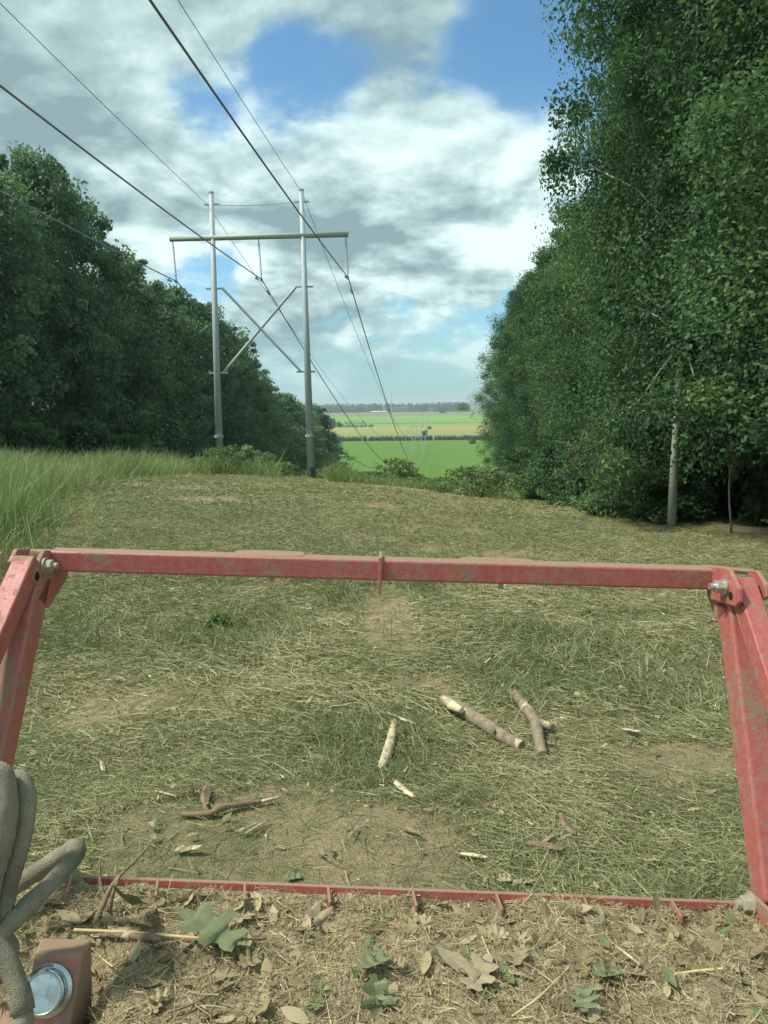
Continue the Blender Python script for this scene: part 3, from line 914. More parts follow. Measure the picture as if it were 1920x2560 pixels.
prev_c = [aim(c1[0], 0, 478, 3.6), aim(c1[1], 0, 214, 3.6), aim(c1[2], 375, 0, 3.6)]
prev_s = [aim(s1[0], 0, 8, 2.2), aim(s1[1], 445, 0, 2.2)]


def wire(a, b, sag, r0, label, matk='wire', n=60, name='power_line', t0=0.0, t1=1.0, group='conductors and shield wires', r1=None):
    mb = MB(); pts = []
    for k in range(n + 1):
        t_ = t0 + (t1 - t0) * k / n
        p = a.lerp(b, t_); p.z -= 4 * sag * t_ * (1 - t_)
        pts.append(p)
    mb.tube(pts, [r0 + ((r1 or r0) - r0) * k / n for k in range(n + 1)], 6)
    o = mb.build(name, M[matk], None, smooth=True)
    return tag(o, label, 'wire', group)


nmz = ['left', 'middle', 'right']
for i in range(3):
    wire(c1[i], prev_c[i], 3.6, .030, '%s thick power wire running from the near pylon insulator over the camera' % nmz[i], t1=.45)
    wire(c1[i], nodes[1][0][i], 15.5, .032, '%s thick power wire dropping from the near pylon to the valley' % nmz[i], r1=.13, n=120)
for i in range(2):
    wire(s1[i], prev_s[i], 2.2, .014, '%s thin top wire running from the near pylon top over the camera' % ('left', 'right')[i], t1=.45)
    wire(s1[i], nodes[1][1][i], 12, .015, '%s thin top wire dropping from the near pylon to the valley' % ('left', 'right')[i], r1=.05, n=100)
for j in range(1, len(nodes) - 1):
    for i in range(3):
        wire(nodes[j][0][i], nodes[j + 1][0][i], 9, .07, '%s power wire between valley pylon %s and the next' % (nmz[i], ORD[j - 1]), 'wire_bright', n=30)
# jumper between the pole tops
a_, b_ = s1[0] + Vector((.3, 0, .0)), s1[1] + Vector((-.1, 0, -.45))
wire(a_, b_, .12, .014, 'thin jumper wire strung between the two near pylon pole tops', n=16)
# vibration dampers on the near conductors
k = 0
for i in range(3):
    for (b, sag, T) in ((prev_c[i], 3.6, (.0075,)), (nodes[1][0][i], 15.5, (.0045,))):
        for t_ in T:
            p = c1[i].lerp(b, t_); p.z -= 4 * sag * t_ * (1 - t_); q = c1[i].lerp(b, t_ + .001)
            q.z -= 4 * sag * (t_ + .001) * (1 - t_ - .001)
            d = (q - p).normalized()
            mb = MB(); c0 = p - Vector((0, 0, .14))
            mb.tube([c0 - d * .22, c0 + d * .22], .012, 5); mb.tube([c0 - d * .26, c0 - d * .12], .055, 8); mb.tube([c0 + d * .12, c0 + d * .26], .055, 8)
            mb.bar(p, c0, .03, .03, up=Vector((1, 0, 0)))
            o = mb.build('vibration_damper', M['insul'], None)
            tag(o, 'dumbbell damper on the %s power wire just %s the near pylon insulator' % (nmz[i], 'before' if b is prev_c[i] else 'past'), 'wire damper', 'dampers on the power wires')
            k += 1

# substation and barn far away
Ys = 2120
x0 = (998 - 960) / F * Ys
e = empty('substation', (x0 - 5, Ys, -25), 'pale steel substation frames in front of the distant wood', 'substation')
for k in range(6):
    mb = MB(); xk = x0 - 14 + k * 8
    mb.bar((xk, Ys, -25), (xk, Ys, -25 + 15), .7, .7, up=Vector((1, 0, 0))); mb.build('steel_post', M['wire_bright'], e)
mb = MB(); mb.bar((x0 - 15, Ys, -10.5), (x0 + 27, Ys, -10.5), .8, .8); mb.build('steel_beam', M['wire_bright'], e)
mb = MB(); mb.bar((x0 - 15, Ys, -15.5), (x0 + 27, Ys, -15.5), .6, .6); mb.build('steel_beam', M['wire_bright'], e)
xm = (981 - 960) / F * 2000
e = empty('radio_mast', (xm, 2000, -25), 'tall thin mast rising above the horizon beside the substation', 'mast')
mb = MB(); mb.tube([(xm, 2000, -25), (xm, 2000, 26)], [1.3, .5], 6); mb.build('shaft', M['galv'], e)
mb = MB(); mb.tube([(xm, 2000, 22), (xm, 2000, 27)], [1.4, 1.4], 8); mb.build('antenna_head', M['galv'], e)
xb = (955 - 960) / F * 2100
e = empty('barn', (xb, 2100, -25), 'long low white roofed building before the distant wood', 'building')
mb = MB(); mb.bar((xb - 28, 2100, -23.6), (xb + 16, 2100, -23.6), 12, 2.8); mb.build('wall', M['galv'], e)
mb = MB(); mb.prism([(xb - 29, 2093, -22.1), (xb - 29, 2107, -22.1), (xb - 29, 2100, -19.2)], (46, 0, 0)); mb.build('roof', M['glass'], e)

exec_mulcher = True
# ------------------------------------------------------------------ mulcher head with push bar
root = empty('mulcher_head', (C(960, 2230, 1.68).x, C(960, 2230, 1.68).y, float(G(0, 1.6))), 'red dusty forestry mulcher head with square tube push bar in the foreground', 'mulcher')
CU = R3 @ Vector((0, 1, 0)); CR = R3 @ Vector((1, 0, 0)); CF = R3 @ Vector((0, 0, -1))
tilt = math.radians(-1.6)
MR = (CR * math.cos(tilt) + CU * math.sin(tilt))       # machine right, rolled with the ground
MU = Vector((0, 0, 1)); MU = (MU - MR * MU.dot(MR)).normalized(); MF = MU.cross(MR).normalized()

# beam: front face corners
bh = .054
A0, B0 = C(118, 1377.5, 1.885), C(1803, 1424.5, 1.885)
mb = MB()
mb.hexa([A0, A0 + MF * bh, A0 + MF * bh - MU * bh, A0 - MU * bh, B0, B0 + MF * bh, B0 + MF * bh - MU * bh, B0 - MU * bh])
beam = mb.build('push_bar', M['red'], root, bevel=.006, seg=3)
# dished pads welded on top
for (pa, pb) in (((585, 1386), (762, 1393)), ((1148, 1403), (1336, 1412))):
    a_, b_ = C(pa[0], pa[1] + 8, 1.93), C(pb[0], pb[1] + 8, 1.93)
    mb = MB(); L_ = (b_ - a_).length; c_ = (a_ + b_) / 2
    out = []
    for k in range(28):
        th = 2 * math.pi * k / 28
        out.append(c_ + MR * (L_ / 2 * math.copysign(abs(math.cos(th)) ** .5, math.cos(th))) + MF * (.036 * math.copysign(abs(math.sin(th)) ** .5, math.sin(th))) + MU * .004)
    mb.prism(out, MU * .012)
    mb.build('top_pad', M['red_dusty'], beam, bevel=.002)
    mb = MB(); q_ = c_ - MF * .02 - MU * .050; mb.tube([q_ + MR * .01 + MU * .03, q_ + MR * .01 - MU * .006], .007, 6); mb.build('drain_stub', M['steel_dusty'], beam)
# centre plate
a_ = C(951, 1396, 1.872)
mb = MB(); o_ = -MR * .004
mb.prism([a_ + o_ + MU * .002, a_ + o_ + MF * .085 + MU * .002, a_ + o_ + MF * .085 - MU * .06, a_ + o_ + MF * .02 - MU * .095, a_ + o_ - MU * .095], MR * .009)
mb.build('centre_plate', M['red_dusty'], beam, bevel=.0015)


def side_plate(pts, X, th, name='hinge_plate', m='red'):
    """plate square to the beam; outline given where it is seen, on the plane X"""
    mb = MB(); P_ = [CX(px, py, X) for px, py in pts]
    mb.prism(P_, MR * th)
    return mb.build(name, M[m], root, bevel=.003)


def hexbolt(p, axis, r, h, name, m, parent, washer=True):
    mb = MB(); axis = axis.normalized()
    t1_ = axis.cross(Vector((0, 0, 1))).normalized(); t2_ = axis.cross(t1_)
    mb.prism([p + (t1_ * math.cos(a * math.pi / 3) + t2_ * math.sin(a * math.pi / 3)) * r for a in range(6)], axis * h)
    o = mb.build(name, M[m], parent, bevel=.002)
    mb = MB(); mb.tube([p - axis * .001, p + axis * .004], r * 1.25, 18); mb.build('washer', M[m], o)
    mb = MB(); mb.tube([p + axis * (h - .001), p + axis * (h + .012)], r * .5, 12); mb.build('bolt_end', M[m], o)
    return o


pl = side_plate([(101, 1375), (160, 1376), (160, 1440), (131, 1461), (80, 1463), (70, 1452), (73, 1432)], -.862, .012, m='red_dusty')
hexbolt(CX(110, 1414, -.85) + MR * .002, MR, .0165, .02, 'hex_bolt', 'steel_dusty', pl)
mb = MB(); p_ = CX(92, 1441, -.85) + MR * .0006; mb.tube([p_, p_ + MR * .0012], .011, 14); mb.build('bolt_hole_shade', M['black'], pl)  # black disc laid on the plate, paints the dark inside of a hole
pl = side_plate([(33, 1372), (66, 1371), (52, 1440), (20, 1458), (8, 1452), (10, 1420)], -.935, .012, m='red_dusty')
hexbolt(CX(6, 1400, -.935) - MR * .002, -MR, .016, .016, 'hex_bolt', 'steel_dusty', pl)
pl = side_plate([(1753, 1412), (1821, 1421), (1846, 1471), (1847, 1505), (1838, 1517), (1770, 1497)], .838, .012)
hexbolt(CX(1812, 1467, .838) - MR * .002, -MR, .017, .024, 'hex_nut', 'steel', pl)
mb = MB(); p_ = CX(1827, 1489, .838) - MR * .0006; mb.tube([p_, p_ - MR * .0012], .010, 14); mb.build('bolt_hole_shade', M['black'], pl)  # another black disc on the surface, painted shade instead of a cut hole
pl = side_plate([(1868, 1424), (1890, 1426), (1912, 1462), (1916, 1492), (1908, 1500), (1870, 1470)], .915, .012)
hexbolt(CX(1908, 1478, .927) + MR * .002, MR, .017, .015, 'hex_nut', 'steel', pl)
# cover strips that close the hinge on top
mb = MB(); a_ = C(40, 1372, 1.97); mb.prism([a_, C(182, 1374, 1.97), C(160, 1381, 1.915), C(104, 1380, 1.93)], -MU * .008); mb.build('cover_plate', M['red_dusty'], root)
mb = MB(); mb.prism([C(1753, 1411, 1.94), C(1885, 1423, 1.955), C(1880, 1430, 1.93), C(1780, 1421, 1.90)], -MU * .008); mb.build('cover_plate', M['red_dusty'], root)

# legs (inner far corner and inner near corner lines)
def leg(sgn, top, bot, gus):
    X = .85 * sgn
    (fx, fy, nx_, ny_) = top; (gx, gy, hx, hy) = bot
    a, b = CX(fx, fy, X), CX(nx_, ny_, X); c, d = CX(gx, gy, X), CX(hx, hy, X)
    o = MR * (sgn * .062)
    mb = MB(); mb.hexa([a, b, b + o, a + o, c, d, d + o, c + o])
    l_ = mb.build('leg', M['red_leg'], root, bevel=.008, seg=3)
    # gusset where the leg meets the bar
    mb = MB(); P_ = [CX(px, py, X) for px, py in gus]; mb.prism(P_, o * .9)
    mb.build('gusset', M['red'], l_, bevel=.004)
    return l_


leg(1, (1787, 1500, 1822, 1500), (1878, 2260, 1914, 2260), [(1764, 1482), (1800, 1484), (1824, 1520), (1792, 1560)])
leg(-1, (133, 1440, 98, 1440), (12, 2030, -24, 2030), [(172, 1440), (120, 1440), (92, 1500), (124, 1520)])

# braces running back to the head
def brace(edge_top, edge_bot, sgn):
    """edge = inner upper long edge of the brace"""
    a, b = edge_top, edge_bot
    d = (b - a).normalized(); sd = MR * sgn; u = d.cross(sd) if sgn > 0 else sd.cross(d)
    u.normalize()
    if u.dot(CF) < 0: u = -u
    w_ = .052
    mb = MB(); mb.hexa([a, a + sd * w_, a + sd * w_ + u * w_, a + u * w_, b, b + sd * w_, b + sd * w_ + u * w_, b + u * w_])
    return mb.build('brace', M['red'], root, bevel=.005, seg=3)


brace(C(88, 1388, 1.80), C(-190, 2030, 1.46), -1)
brace(C(1836, 1441, 1.80), C(2150, 2400, 1.36), 1)

# grille bar at the deck edge
a_, b_ = C(-20, 2184, 1.70), C(1885, 2259, 1.68)
mb = MB(); bw = .012; bhh = .017
mb.hexa([a_, a_ + CF * bw, a_ + CF * bw - CU * bhh, a_ - CU * bhh, b_, b_ + CF * bw, b_ + CF * bw - CU * bhh * 1.15, b_ - CU * bhh * 1.15])
gb = mb.build('edge_bar', M['red'], root, bevel=.002)
for px, py in ((180, 2193), (395, 2203), (612, 2212), (820, 2220), (1031, 2229), (1240, 2238), (1458, 2247), (1678, 2256)):
    a_ = C(px, py, 1.685); b_ = C(px + (px - 960) * .03 + 10, py + 52, 1.60)
    mb = MB(); mb.bar(a_, a_.lerp(b_, .85), .0055, .016, up=MU); mb.build('edge_rib', M['red_dusty'], gb, bevel=.001)
# right foot plate and bolt
pl = side_plate([(1868, 2232), (1880, 2226), (1990, 2330), (2010, 2420), (1900, 2330), (1880, 2300)], .842, -.010, 'foot_plate', 'red_dusty')
hexbolt(CX(1880, 2262, .832) - MR * .002, -MR, .020, .022, 'hex_nut', 'steel_dusty', pl)
# deck under the litter
z0 = .93
mb = MB()
mb.hexa([(-1.0, .55, z0 - .10), (1.0, .55, z0 - .10), (1.0, 1.50, z0 - .10), (-1.0, 1.50, z0 - .10), (-1.0, .55, z0 - .35), (1.0, .55, z0 - .35), (1.0, 1.50, z0 - .35), (-1.0, 1.50, z0 - .35)])
mb.build('deck', M['red_dusty'], root, bevel=.005)

# cap housing, front left
P_ = {k: C(*v) for k, v in dict(tbl=(102, 2343, 1.40), tbr=(231, 2347, 1.40), tfl=(88, 2378, 1.34), tfr=(208, 2384, 1.34), bfl=(28, 2700, 1.27), bfr=(150, 2700, 1.27), bbl=(110, 2720, 1.36), bbr=(232, 2640, 1.40)).items()}
mb = MB(); mb.hexa([P_['tfl'], P_['tfr'], P_['tbr'], P_['tbl'], P_['bfl'], P_['bfr'], P_['bbr'], P_['bbl']])
hs = mb.build('cap_housing', M['red_faded'], root, bevel=.006, seg=3)
nf_ = (P_['tfr'] - P_['tfl']).cross(P_['bfl'] - P_['tfl']).normalized()
if nf_.dot(CF) > 0: nf_ = -nf_
cc_ = C(124, 2474, 1.0); dv = cc_ - EYE; tfl = P_['tfl']; cc_ = EYE + dv * ((tfl - EYE).dot(nf_) / dv.dot(nf_))
mb = MB(); mb.tube([cc_ + nf_ * .0005, cc_ + nf_ * .008, cc_ + nf_ * .012], [.043, .043, .037], 40); rg = mb.build('cap_flange', M['chrome'], hs, smooth=False, bevel=.001)
mb = MB(); mb.tube([cc_ + nf_ * .010, cc_ + nf_ * .030], [.036, .036], 40); cp = mb.build('round_cap', M['chrome'], hs, bevel=.0035, seg=3)
mb = MB(); N_ = 40; t1_ = nf_.cross(Vector((0, 0, 1))).normalized(); t2_ = nf_.cross(t1_); ring = [cc_ + nf_ * .031 + (t1_ * math.cos(2 * math.pi * k / N_) + t2_ * math.sin(2 * math.pi * k / N_)) * .0315 for k in range(N_ + 1)]
mb.tube(ring, 0.0018, 6, cap=False); mb.build('cap_rim', M['chrome'], cp, smooth=True)
nr = (P_['tbr'] - P_['tfr']).cross(P_['bfr'] - P_['tfr']).normalized()
if nr.dot(MR) < 0: nr = -nr
for px, py in ((211, 2449), (197, 2510)):
    dv = C(px, py, 1.0) - EYE; c_ = EYE + dv * ((P_['tfr'] - EYE).dot(nr) / dv.dot(nr)) + nr * .0008
    e1_ = nr.cross(Vector((0, 0, 1))).normalized(); e2_ = nr.cross(e1_); q = .0115
    mb = MB(); mb.prism([c_ + e1_ * q + e2_ * q * .2, c_ + e2_ * q - e1_ * q * .2, c_ - e1_ * q - e2_ * q * .2, c_ - e2_ * q + e1_ * q * .2], nr * .0008)
    mb.build('square_slot_shade', M['black'], hs)  # thin black plate on the face, paints the dark of a slot


# hydraulic hoses
def smoothpath(pts, n=10):
    P4 = [pts[0]] + list(pts) + [pts[-1]]; out = []
    for i in range(1, len(P4) - 2):
        p0, p1, p2, p3 = (Vector(P4[i + k]) for k in (-1, 0, 1, 2))
        for k in range(n):
            t = k / n
            out.append(.5 * ((2 * p1) + (-p0 + p2) * t + (2 * p0 - 5 * p1 + 4 * p2 - p3) * t * t + (-p0 + 3 * p1 - 3 * p2 + p3) * t ** 3))
    out.append(Vector(pts[-1]))
    return out


def hose(pts, r, label, wr=.0, seed=0, name='hydraulic_hose'):
    path = smoothpath([C(*p) for p in pts], 22)
    rr = []
    acc = 0
    for k, p in enumerate(path):
        if k: acc += (p - path[k - 1]).length
        rr.append(r * (1 + wr * math.sin(acc * 170 + 3 * math.sin(acc * 31) + seed) * .6 + wr * math.sin(acc * 41 + seed * 2) * .8))
    mb = MB(); mb.tube(path, rr, 18, wob=.02, seed=seed)
    o = mb.build(name, M['hose'], None, smooth=True)
    return tag(o, label, 'hose', 'sleeved hydraulic hoses at the lower left')


hose([(-70, 1990, 1.30), (-28, 1945, 1.30), (0, 1945, 1.30), (8, 2010, 1.29), (-4, 2110, 1.28), (-38, 2240, 1.27), (-50, 2400, 1.27)], .024, 'thick sleeved hose bent over at the far left edge', .035, 1)
hose([(5, 2010, 1.36), (25, 1958, 1.35), (52, 1955, 1.34), (64, 2010, 1.33), (52, 2100, 1.32), (22, 2200, 1.31), (2, 2300, 1.30), (-20, 2420, 1.28)], .0185, 'pale woven sleeved hose arching in front of the left leg', .03, 2)
hose([(30, 2222, 1.48), (90, 2180, 1.50), (150, 2140, 1.50), (185, 2118, 1.47), (186, 2140, 1.42), (140, 2195, 1.37), (60, 2275, 1.31), (0, 2335, 1.28), (-40, 2380, 1.26)], .0165,
     'wrinkled hose looping back on itself over the deck edge', .09, 3)
hose([(-60, 2310, 1.22), (-8, 2365, 1.20), (28, 2425, 1.19), (50, 2490, 1.18), (60, 2560, 1.17), (64, 2680, 1.16)], .0158, 'dark hose with fitting running down beside the round cap', .06, 5)
hose([(-30, 2300, 1.30), (10, 2350, 1.30), (20, 2390, 1.32), (0, 2440, 1.34)], .017, 'short dark hose end tucked under the looped hose', .1, 6)
mb = MB(); path = [C(43, 2470, 1.187), C(53, 2500, 1.18), C(57, 2530, 1.175)]; mb.tube(path, [.0185, .0175, .0185], 20)
o = mb.build('hose_fitting', M['hose'], None, smooth=True); tag(o, 'wide crimped collar on the dark hose beside the round cap', 'hose fitting')

# ------------------------------------------------------------------ litter on the deck
rs = np.random.RandomState(77)


_bl, _br = C(-20, 2184, 1.70), C(1885, 2259, 1.68)


def zbar(x):
    return _bl.z + (x - _bl.x) / (_br.x - _bl.x) * (_br.z - _bl.z)


def deckz(x, y):
    e = np.clip((1.54 - y) / .30, 0, 1)
    dip = np.clip((-.50 - x) / .12, 0, 1) * np.clip((1.36 - y) / .10, 0, 1)
    return zbar(x) - .016 + e * .035 - .18 * dip + (vnoise(x, y, .22, 81) - .5) * .05 * (.25 + .75 * e) + (vnoise(x, y, .07, 82) - .5) * .028 + (vnoise(x, y, .025, 83) - .5) * .012


xs = np.linspace(-1.02, 1.02, 260); ys = np.linspace(.62, 1.548, 120)
XX, YY = np.meshgrid(xs, ys); ZZ = deckz(XX, YY); nx = len(xs)
ii = (np.arange(len(ys) - 1)[:, None] * nx + np.arange(nx - 1)[None, :]).ravel()
o = link('soil_layer', npmesh('soil_layer', np.stack([XX.ravel(), YY.ravel(), ZZ.ravel()], 1), np.stack([ii, ii + 1, ii + 1 + nx, ii + nx], 1), M['soil'], smooth=True))
tag(o, 'dusty soil heaped on the mulcher deck', 'soil', kind='stuff')
n = 42000
x = rs.uniform(-1, 1, n); y = rs.uniform(.85, 1.54, n)
ang = rs.uniform(0, 6.283, n); el = rs.normal(size=n) * .22
d = np.stack([np.cos(ang) * np.cos(el), np.sin(ang) * np.cos(el), np.sin(el)], 1)
L = rs.gamma(2.0, .012, n) + .006
base = np.stack([x, y, deckz(x, y) + rs.uniform(.001, .012, n)], 1) - d * (L / 2)[:, None]
v, q = blades(base, d, L, rs.uniform(.0008, .0026, n), rs.normal(size=(n, 3)) * (L * .15)[:, None], rs)
val = np.clip(rs.normal(size=n) * .25 + .45, 0, 1)
o = link('chaff', npmesh('chaff', v, q, M['chaff'], np.tile(val, 2))); tag(o, 'fine dusty straw and wood chaff covering the mulcher deck', 'chaff', kind='stuff')

OAK = [(0, -.5), (.02, -.38), (.10, -.34), (.20, -.36), (.24, -.28), (.17, -.20), (.12, -.13), (.20, -.08), (.33, -.08), (.38, .0), (.30, .07), (.17, .08), (.15, .14), (.24, .20), (.30, .30), (.22, .36), (.13, .30), (.10, .36), (.08, .46), (0, .5)]
OAK = OAK + [(-x_, y_) for x_, y_ in OAK[-2:0:-1]]
OVAL = [(0, -.5), (.12, -.33), (.2, -.1), (.2, .12), (.12, .33), (0, .5), (-.12, .33), (-.2, .12), (-.2, -.1), (-.12, -.33)]


def leafobj(shape, size, cx, cy, cz, rz, curl, pitch, roll, seed):
    """curled leaf surface as a fan of strips"""
    r = random.Random(seed); out = []
    Mx = Matrix.Rotation(rz, 3, 'Z') @ Matrix.Rotation(pitch, 3, 'X') @ Matrix.Rotation(roll, 3, 'Y')
    ctr = []
    P_ = [(x_ * size * (1 + .1 * r.uniform(-1, 1)), y_ * size) for x_, y_ in shape]
    def lift(x_, y_):
        return curl * (x_ * x_ * 3.0 + .8 * y_ * y_) / size + .012 * size * math.sin(9 * x_ / size + seed) + .012 * size * math.sin(11 * y_ / size)
    vs = []
    for x_, y_ in P_:
        vs.append(Mx @ Vector((x_, y_, lift(x_, y_))) + Vector((cx, cy, cz)))
    mids = []
    for x_, y_ in P_:
        mids.append(Mx @ Vector((0.0, y_ * .92, lift(0, y_ * .92) + .012 * size)) + Vector((cx, cy, cz)))
    return vs, mids


def leaf_into(mb, *a):
    vs, mids = leafobj(*a); n = len(vs); i = len(mb.v)
    mb.v += [tuple(p) for p in vs] + [tuple(p) for p in mids]
    for k in range(n):
        j = (k + 1) % n
        mb.f.append((i + k, i + j, i + n + j, i + n + k))
    return n


def leaf_batch(name, count, sampler, sizes, matk, lb, seed, cat='leaves', oakp=.5):
    r = random.Random(seed); mb = MB(); vals = []
    for k in range(count):
        x_, y_, z_ = sampler(r); s_ = r.uniform(*sizes)
        n_ = leaf_into(mb, OAK if r.random() < oakp else OVAL, s_, x_, y_, z_ + .15 * s_ * r.random() + .004, r.uniform(0, 6.28), r.uniform(-.9, .9), r.uniform(-.45, .45), r.uniform(-.45, .45), k)
        vals += [r.random()] * n_
    me = bpy.data.meshes.new(name); me.from_pydata(mb.v, [], mb.f); me.update()
    at = me.attributes.new('v', 'FLOAT', 'FACE'); at.data.foreach_set('value', vals)
    me.polygons.foreach_set('use_smooth', [True] * len(me.polygons)); me.materials.append(M[matk]); o = link(name, me); return tag(o, lb, cat, kind='stuff')


def s_deck(r):
    x_ = r.uniform(-1, 1); y_ = r.uniform(.85, 1.52); return x_, y_, float(deckz(x_, y_))


leaf_batch('leaf_litter', 1100, s_deck, (.012, .062), 'dryleaf', 'dusty dry oak leaves scattered over the mulcher deck', 5, oakp=.25)


def s_gnd(r):
    y_ = r.uniform(2.3, 7.5) ** 1.0; x_ = r.uniform(-1, 1) * (.6 * y_); return x_, y_, float(G(x_, y_)) + .025


leaf_batch('ground_leaves', 420, s_gnd, (.02, .075), 'dryleaf', 'small broken leaves scattered over the cut grass', 6, oakp=.7)


def ondeck(px, py, lift):
    """where the line of sight meets the litter on the deck"""
    dr = R3 @ Vector(((px - 960) / F, -(py - 1280) / F, -1.0)); p = EYE + dr * 1.0; k = 1.0
    while k < 2.2 and p.z > float(deckz(p.x, p.y)) + lift:
        k += .003; p = EYE + dr * k
    return p


def one_leaf(px, py, size, mk, lb, rz=0.0, d=None, shape=OAK, curl=.4, pitch=.1, roll=.1, lift=.015, cat='leaf'):
    """single leaf resting on the deck (d given: height of deck) or on the ground"""
    if d:
        p = ondeck(px, py, lift)
    else:
        p = gh(px, py, lift)
    mb = MB(); leaf_into(mb, shape, size, p.x, p.y, p.z, rz, curl, pitch, roll, int(px))
    me_o = mb.build('oak_leaf' if shape is OAK else 'leaf', M[mk], None, smooth=True)
    return tag(me_o, lb, cat, 'single leaves lying about')


one_leaf(535, 2330, .165, 'greenleaf', 'largest dusty green oak leaf on the left part of the deck', 1.2, 1, lift=.03, pitch=.25, curl=.25)
one_leaf(935, 2405, .08, 'greenleaf', 'green oak leaf near the middle of the deck', 2.2, 1, lift=.02)
one_leaf(1195, 2440, .10, 'tanleaf', 'largest dusty tan oak leaf right of the deck middle', -.6, 1, lift=.02)
one_leaf(1140, 2410, .10, 'tanleaf', 'tan rounded leaf touching the largest tan leaf', .8, 1, OVAL)
one_leaf(1165, 2382, .045, 'weedleaf' if 'weedleaf' in M else 'greenleaf', 'small dark green leaf above the largest tan leaf', .4, 1, OVAL)
one_leaf(1510, 2355, .045, 'greenleaf', 'small dark green leaf right of the deck middle', .2, 1, OVAL)
one_leaf(1520, 2432, .07, 'greenleaf', 'dark green lobed leaf on the right half of the deck', 1.9, 1)
one_leaf(1675, 2445, .05, 'greenleaf', 'narrow pale green leaf on the right of the deck', .1, 1, OVAL)
one_leaf(1460, 2500, .08, 'greenleaf', 'drooping green leaf near the bottom edge of the deck', 2.9, 1)
one_leaf(940, 2505, .09, 'greenleaf', 'upright green leaf near the bottom middle of the deck', .2, 1, pitch=.9)
one_leaf(320, 2260, .13, 'greenleaf', 'dark curled leaf hanging on the twigs at the deck edge', 2.6, 1, OVAL, curl=.9, pitch=.8, lift=.05)
one_leaf(183, 2190, .08, 'greenleaf', 'green leaf lying against the edge bar beside the looped hose', 1.0, 1, OVAL, pitch=.6)
one_leaf(800, 2300, .09, 'tanleaf', 'folded tan leaf left of the deck middle near the edge bar', 1.0, 1, pitch=.5)
one_leaf(1640, 2262, .05, 'tanleaf', 'tan leaf leaning on the edge bar near its right end', .4, 1, OVAL, pitch=1.2, lift=.035)
one_leaf(1575, 1830, .13, 'pale', 'pale broken leaf lying alone on the grass right of the forked log', 1.4, None, OVAL, curl=.8, lift=.05)
one_leaf(203, 2096, .075, 'greenleaf', 'light green leaf on the ground beyond the looped hose', .4)
one_leaf(303, 1895, .085, 'greenleaf', 'light green leaf in the grass near the left leg', 1.4)
one_leaf(1520, 1575, .14, 'greenleaf', 'broad light green leaf in the grass right of centre', 1.2, None, OVAL, lift=.05)
one_leaf(735, 2195, .09, 'greenleaf', 'light green lobed leaf just beyond the edge bar', 2.0)

# red flower spike, lower right of the deck
mb = MB(); a_ = C(1680, 2545, 1.45); b_ = C(1725, 2510, 1.50)
for k in range(14):
    p = a_.lerp(b_, k / 13); mb.tube([p, p + (b_ - a_) * .05], [.006, .003], 7)
o = mb.build('flower_spike', M['redtwig'], None); tag(o, 'short red flower spike at the lower right of the deck', 'flower spike')


# ------------------------------------------------------------------ sticks and logs
def chip(a, b, wd, label, matk='pale', name='wood_chip', cat='wood chip', th=.35, seed=0, bow=.0):
    """flat torn piece of wood with ragged ends lying between two image positions"""
    r = random.Random(seed); p, q = gh(a[0], a[1], .03), gh(b[0], b[1], .045)
    d = q - p; L_ = d.length; d.normalize(); sd = d.cross(Vector((0, 0, 1))).normalized(); up_ = sd.cross(d)
    mb = MB(); N_ = 9; A_ = []; B_ = []
    for k in range(N_ + 1):
        u = k / N_; w_ = wd * (1 - .55 * abs(2 * u - 1) ** 2.5) * r.uniform(.78, 1.1); c = p + d * (L_ * u) + up_ * (bow * math.sin(u * 3.14)) + sd * (.25 * wd * math.sin(u * 2.6 + seed))
        A_.append(c + sd * w_ / 2); B_.append(c - sd * w_ / 2)
    A_[0] = A_[0] - d * wd * r.uniform(.3, .9); B_[-1] = B_[-1] + d * wd * r.uniform(.3, 1.1)
    out = A_ + B_[::-1]
    for k in range(N_):
        a0, a1, b0, b1 = A_[k], A_[k + 1], B_[k], B_[k + 1]; t0_, t1_ = wd * th * (1 - .5 * abs(2 * k / N_ - 1)), wd * th * (1 - .5 * abs(2 * (k + 1) / N_ - 1))
        c0, c1 = (a0 * .6 + b0 * .4) + up_ * t0_ * r.uniform(.8, 1.1), (a1 * .6 + b1 * .4) + up_ * t1_
        i = len(mb.v); mb.v += [tuple(x) for x in (a0, a1, b1, b0, c0, c1)]
        mb.f += [(i, i + 1, i + 5, i + 4), (i + 4, i + 5, i + 2, i + 3), (i + 3, i + 2, i + 1, i)]
        if k == 0: mb.f.append((i, i + 4, i + 3))
        if k == N_ - 1: mb.f.append((i + 1, i + 2, i + 5))
    return tag(mb.build(name, M[matk], None), label, cat, 'chips and splinters on the ground')


def stick(pts, radii, label, matk='log', name='stick', cat='stick', ground=True, branches=(), n=9, wob=.14, seed=0, group='sticks and logs lying on the ground', sub=12):
    def pt(p):
        if ground:
            return gh(p[0], p[1], p[2])
        if p[2] < 1:
            return ondeck(p[0], p[1], p[2])
        return C(*p)
    path = smoothpath([pt(p) for p in pts], sub)
    mb = MB(); rr = np.interp(np.linspace(0, len(radii) - 1, len(path)), range(len(radii)), radii)
    mb.tube(path, list(rr), n, wob=wob, seed=seed)
    if not branches:
        o = mb.build(name, M[matk], None, smooth=True); return tag(o, label, cat, group)
    e = empty(name, path[0], label, cat, group)
    mb.build('stem', M[matk], e, smooth=True)
    for bp, br, nm_ in branches:
        mb = MB(); pa = smoothpath([pt(p) for p in bp], 4)
        mb.tube(pa, list(np.interp(np.linspace(0, len(br) - 1, len(pa)), range(len(br)), br)), 8, wob=.15, seed=seed + 1)
        mb.build(nm_, M['pale' if nm_ == 'torn_end' else matk], e, smooth=True)
    return e


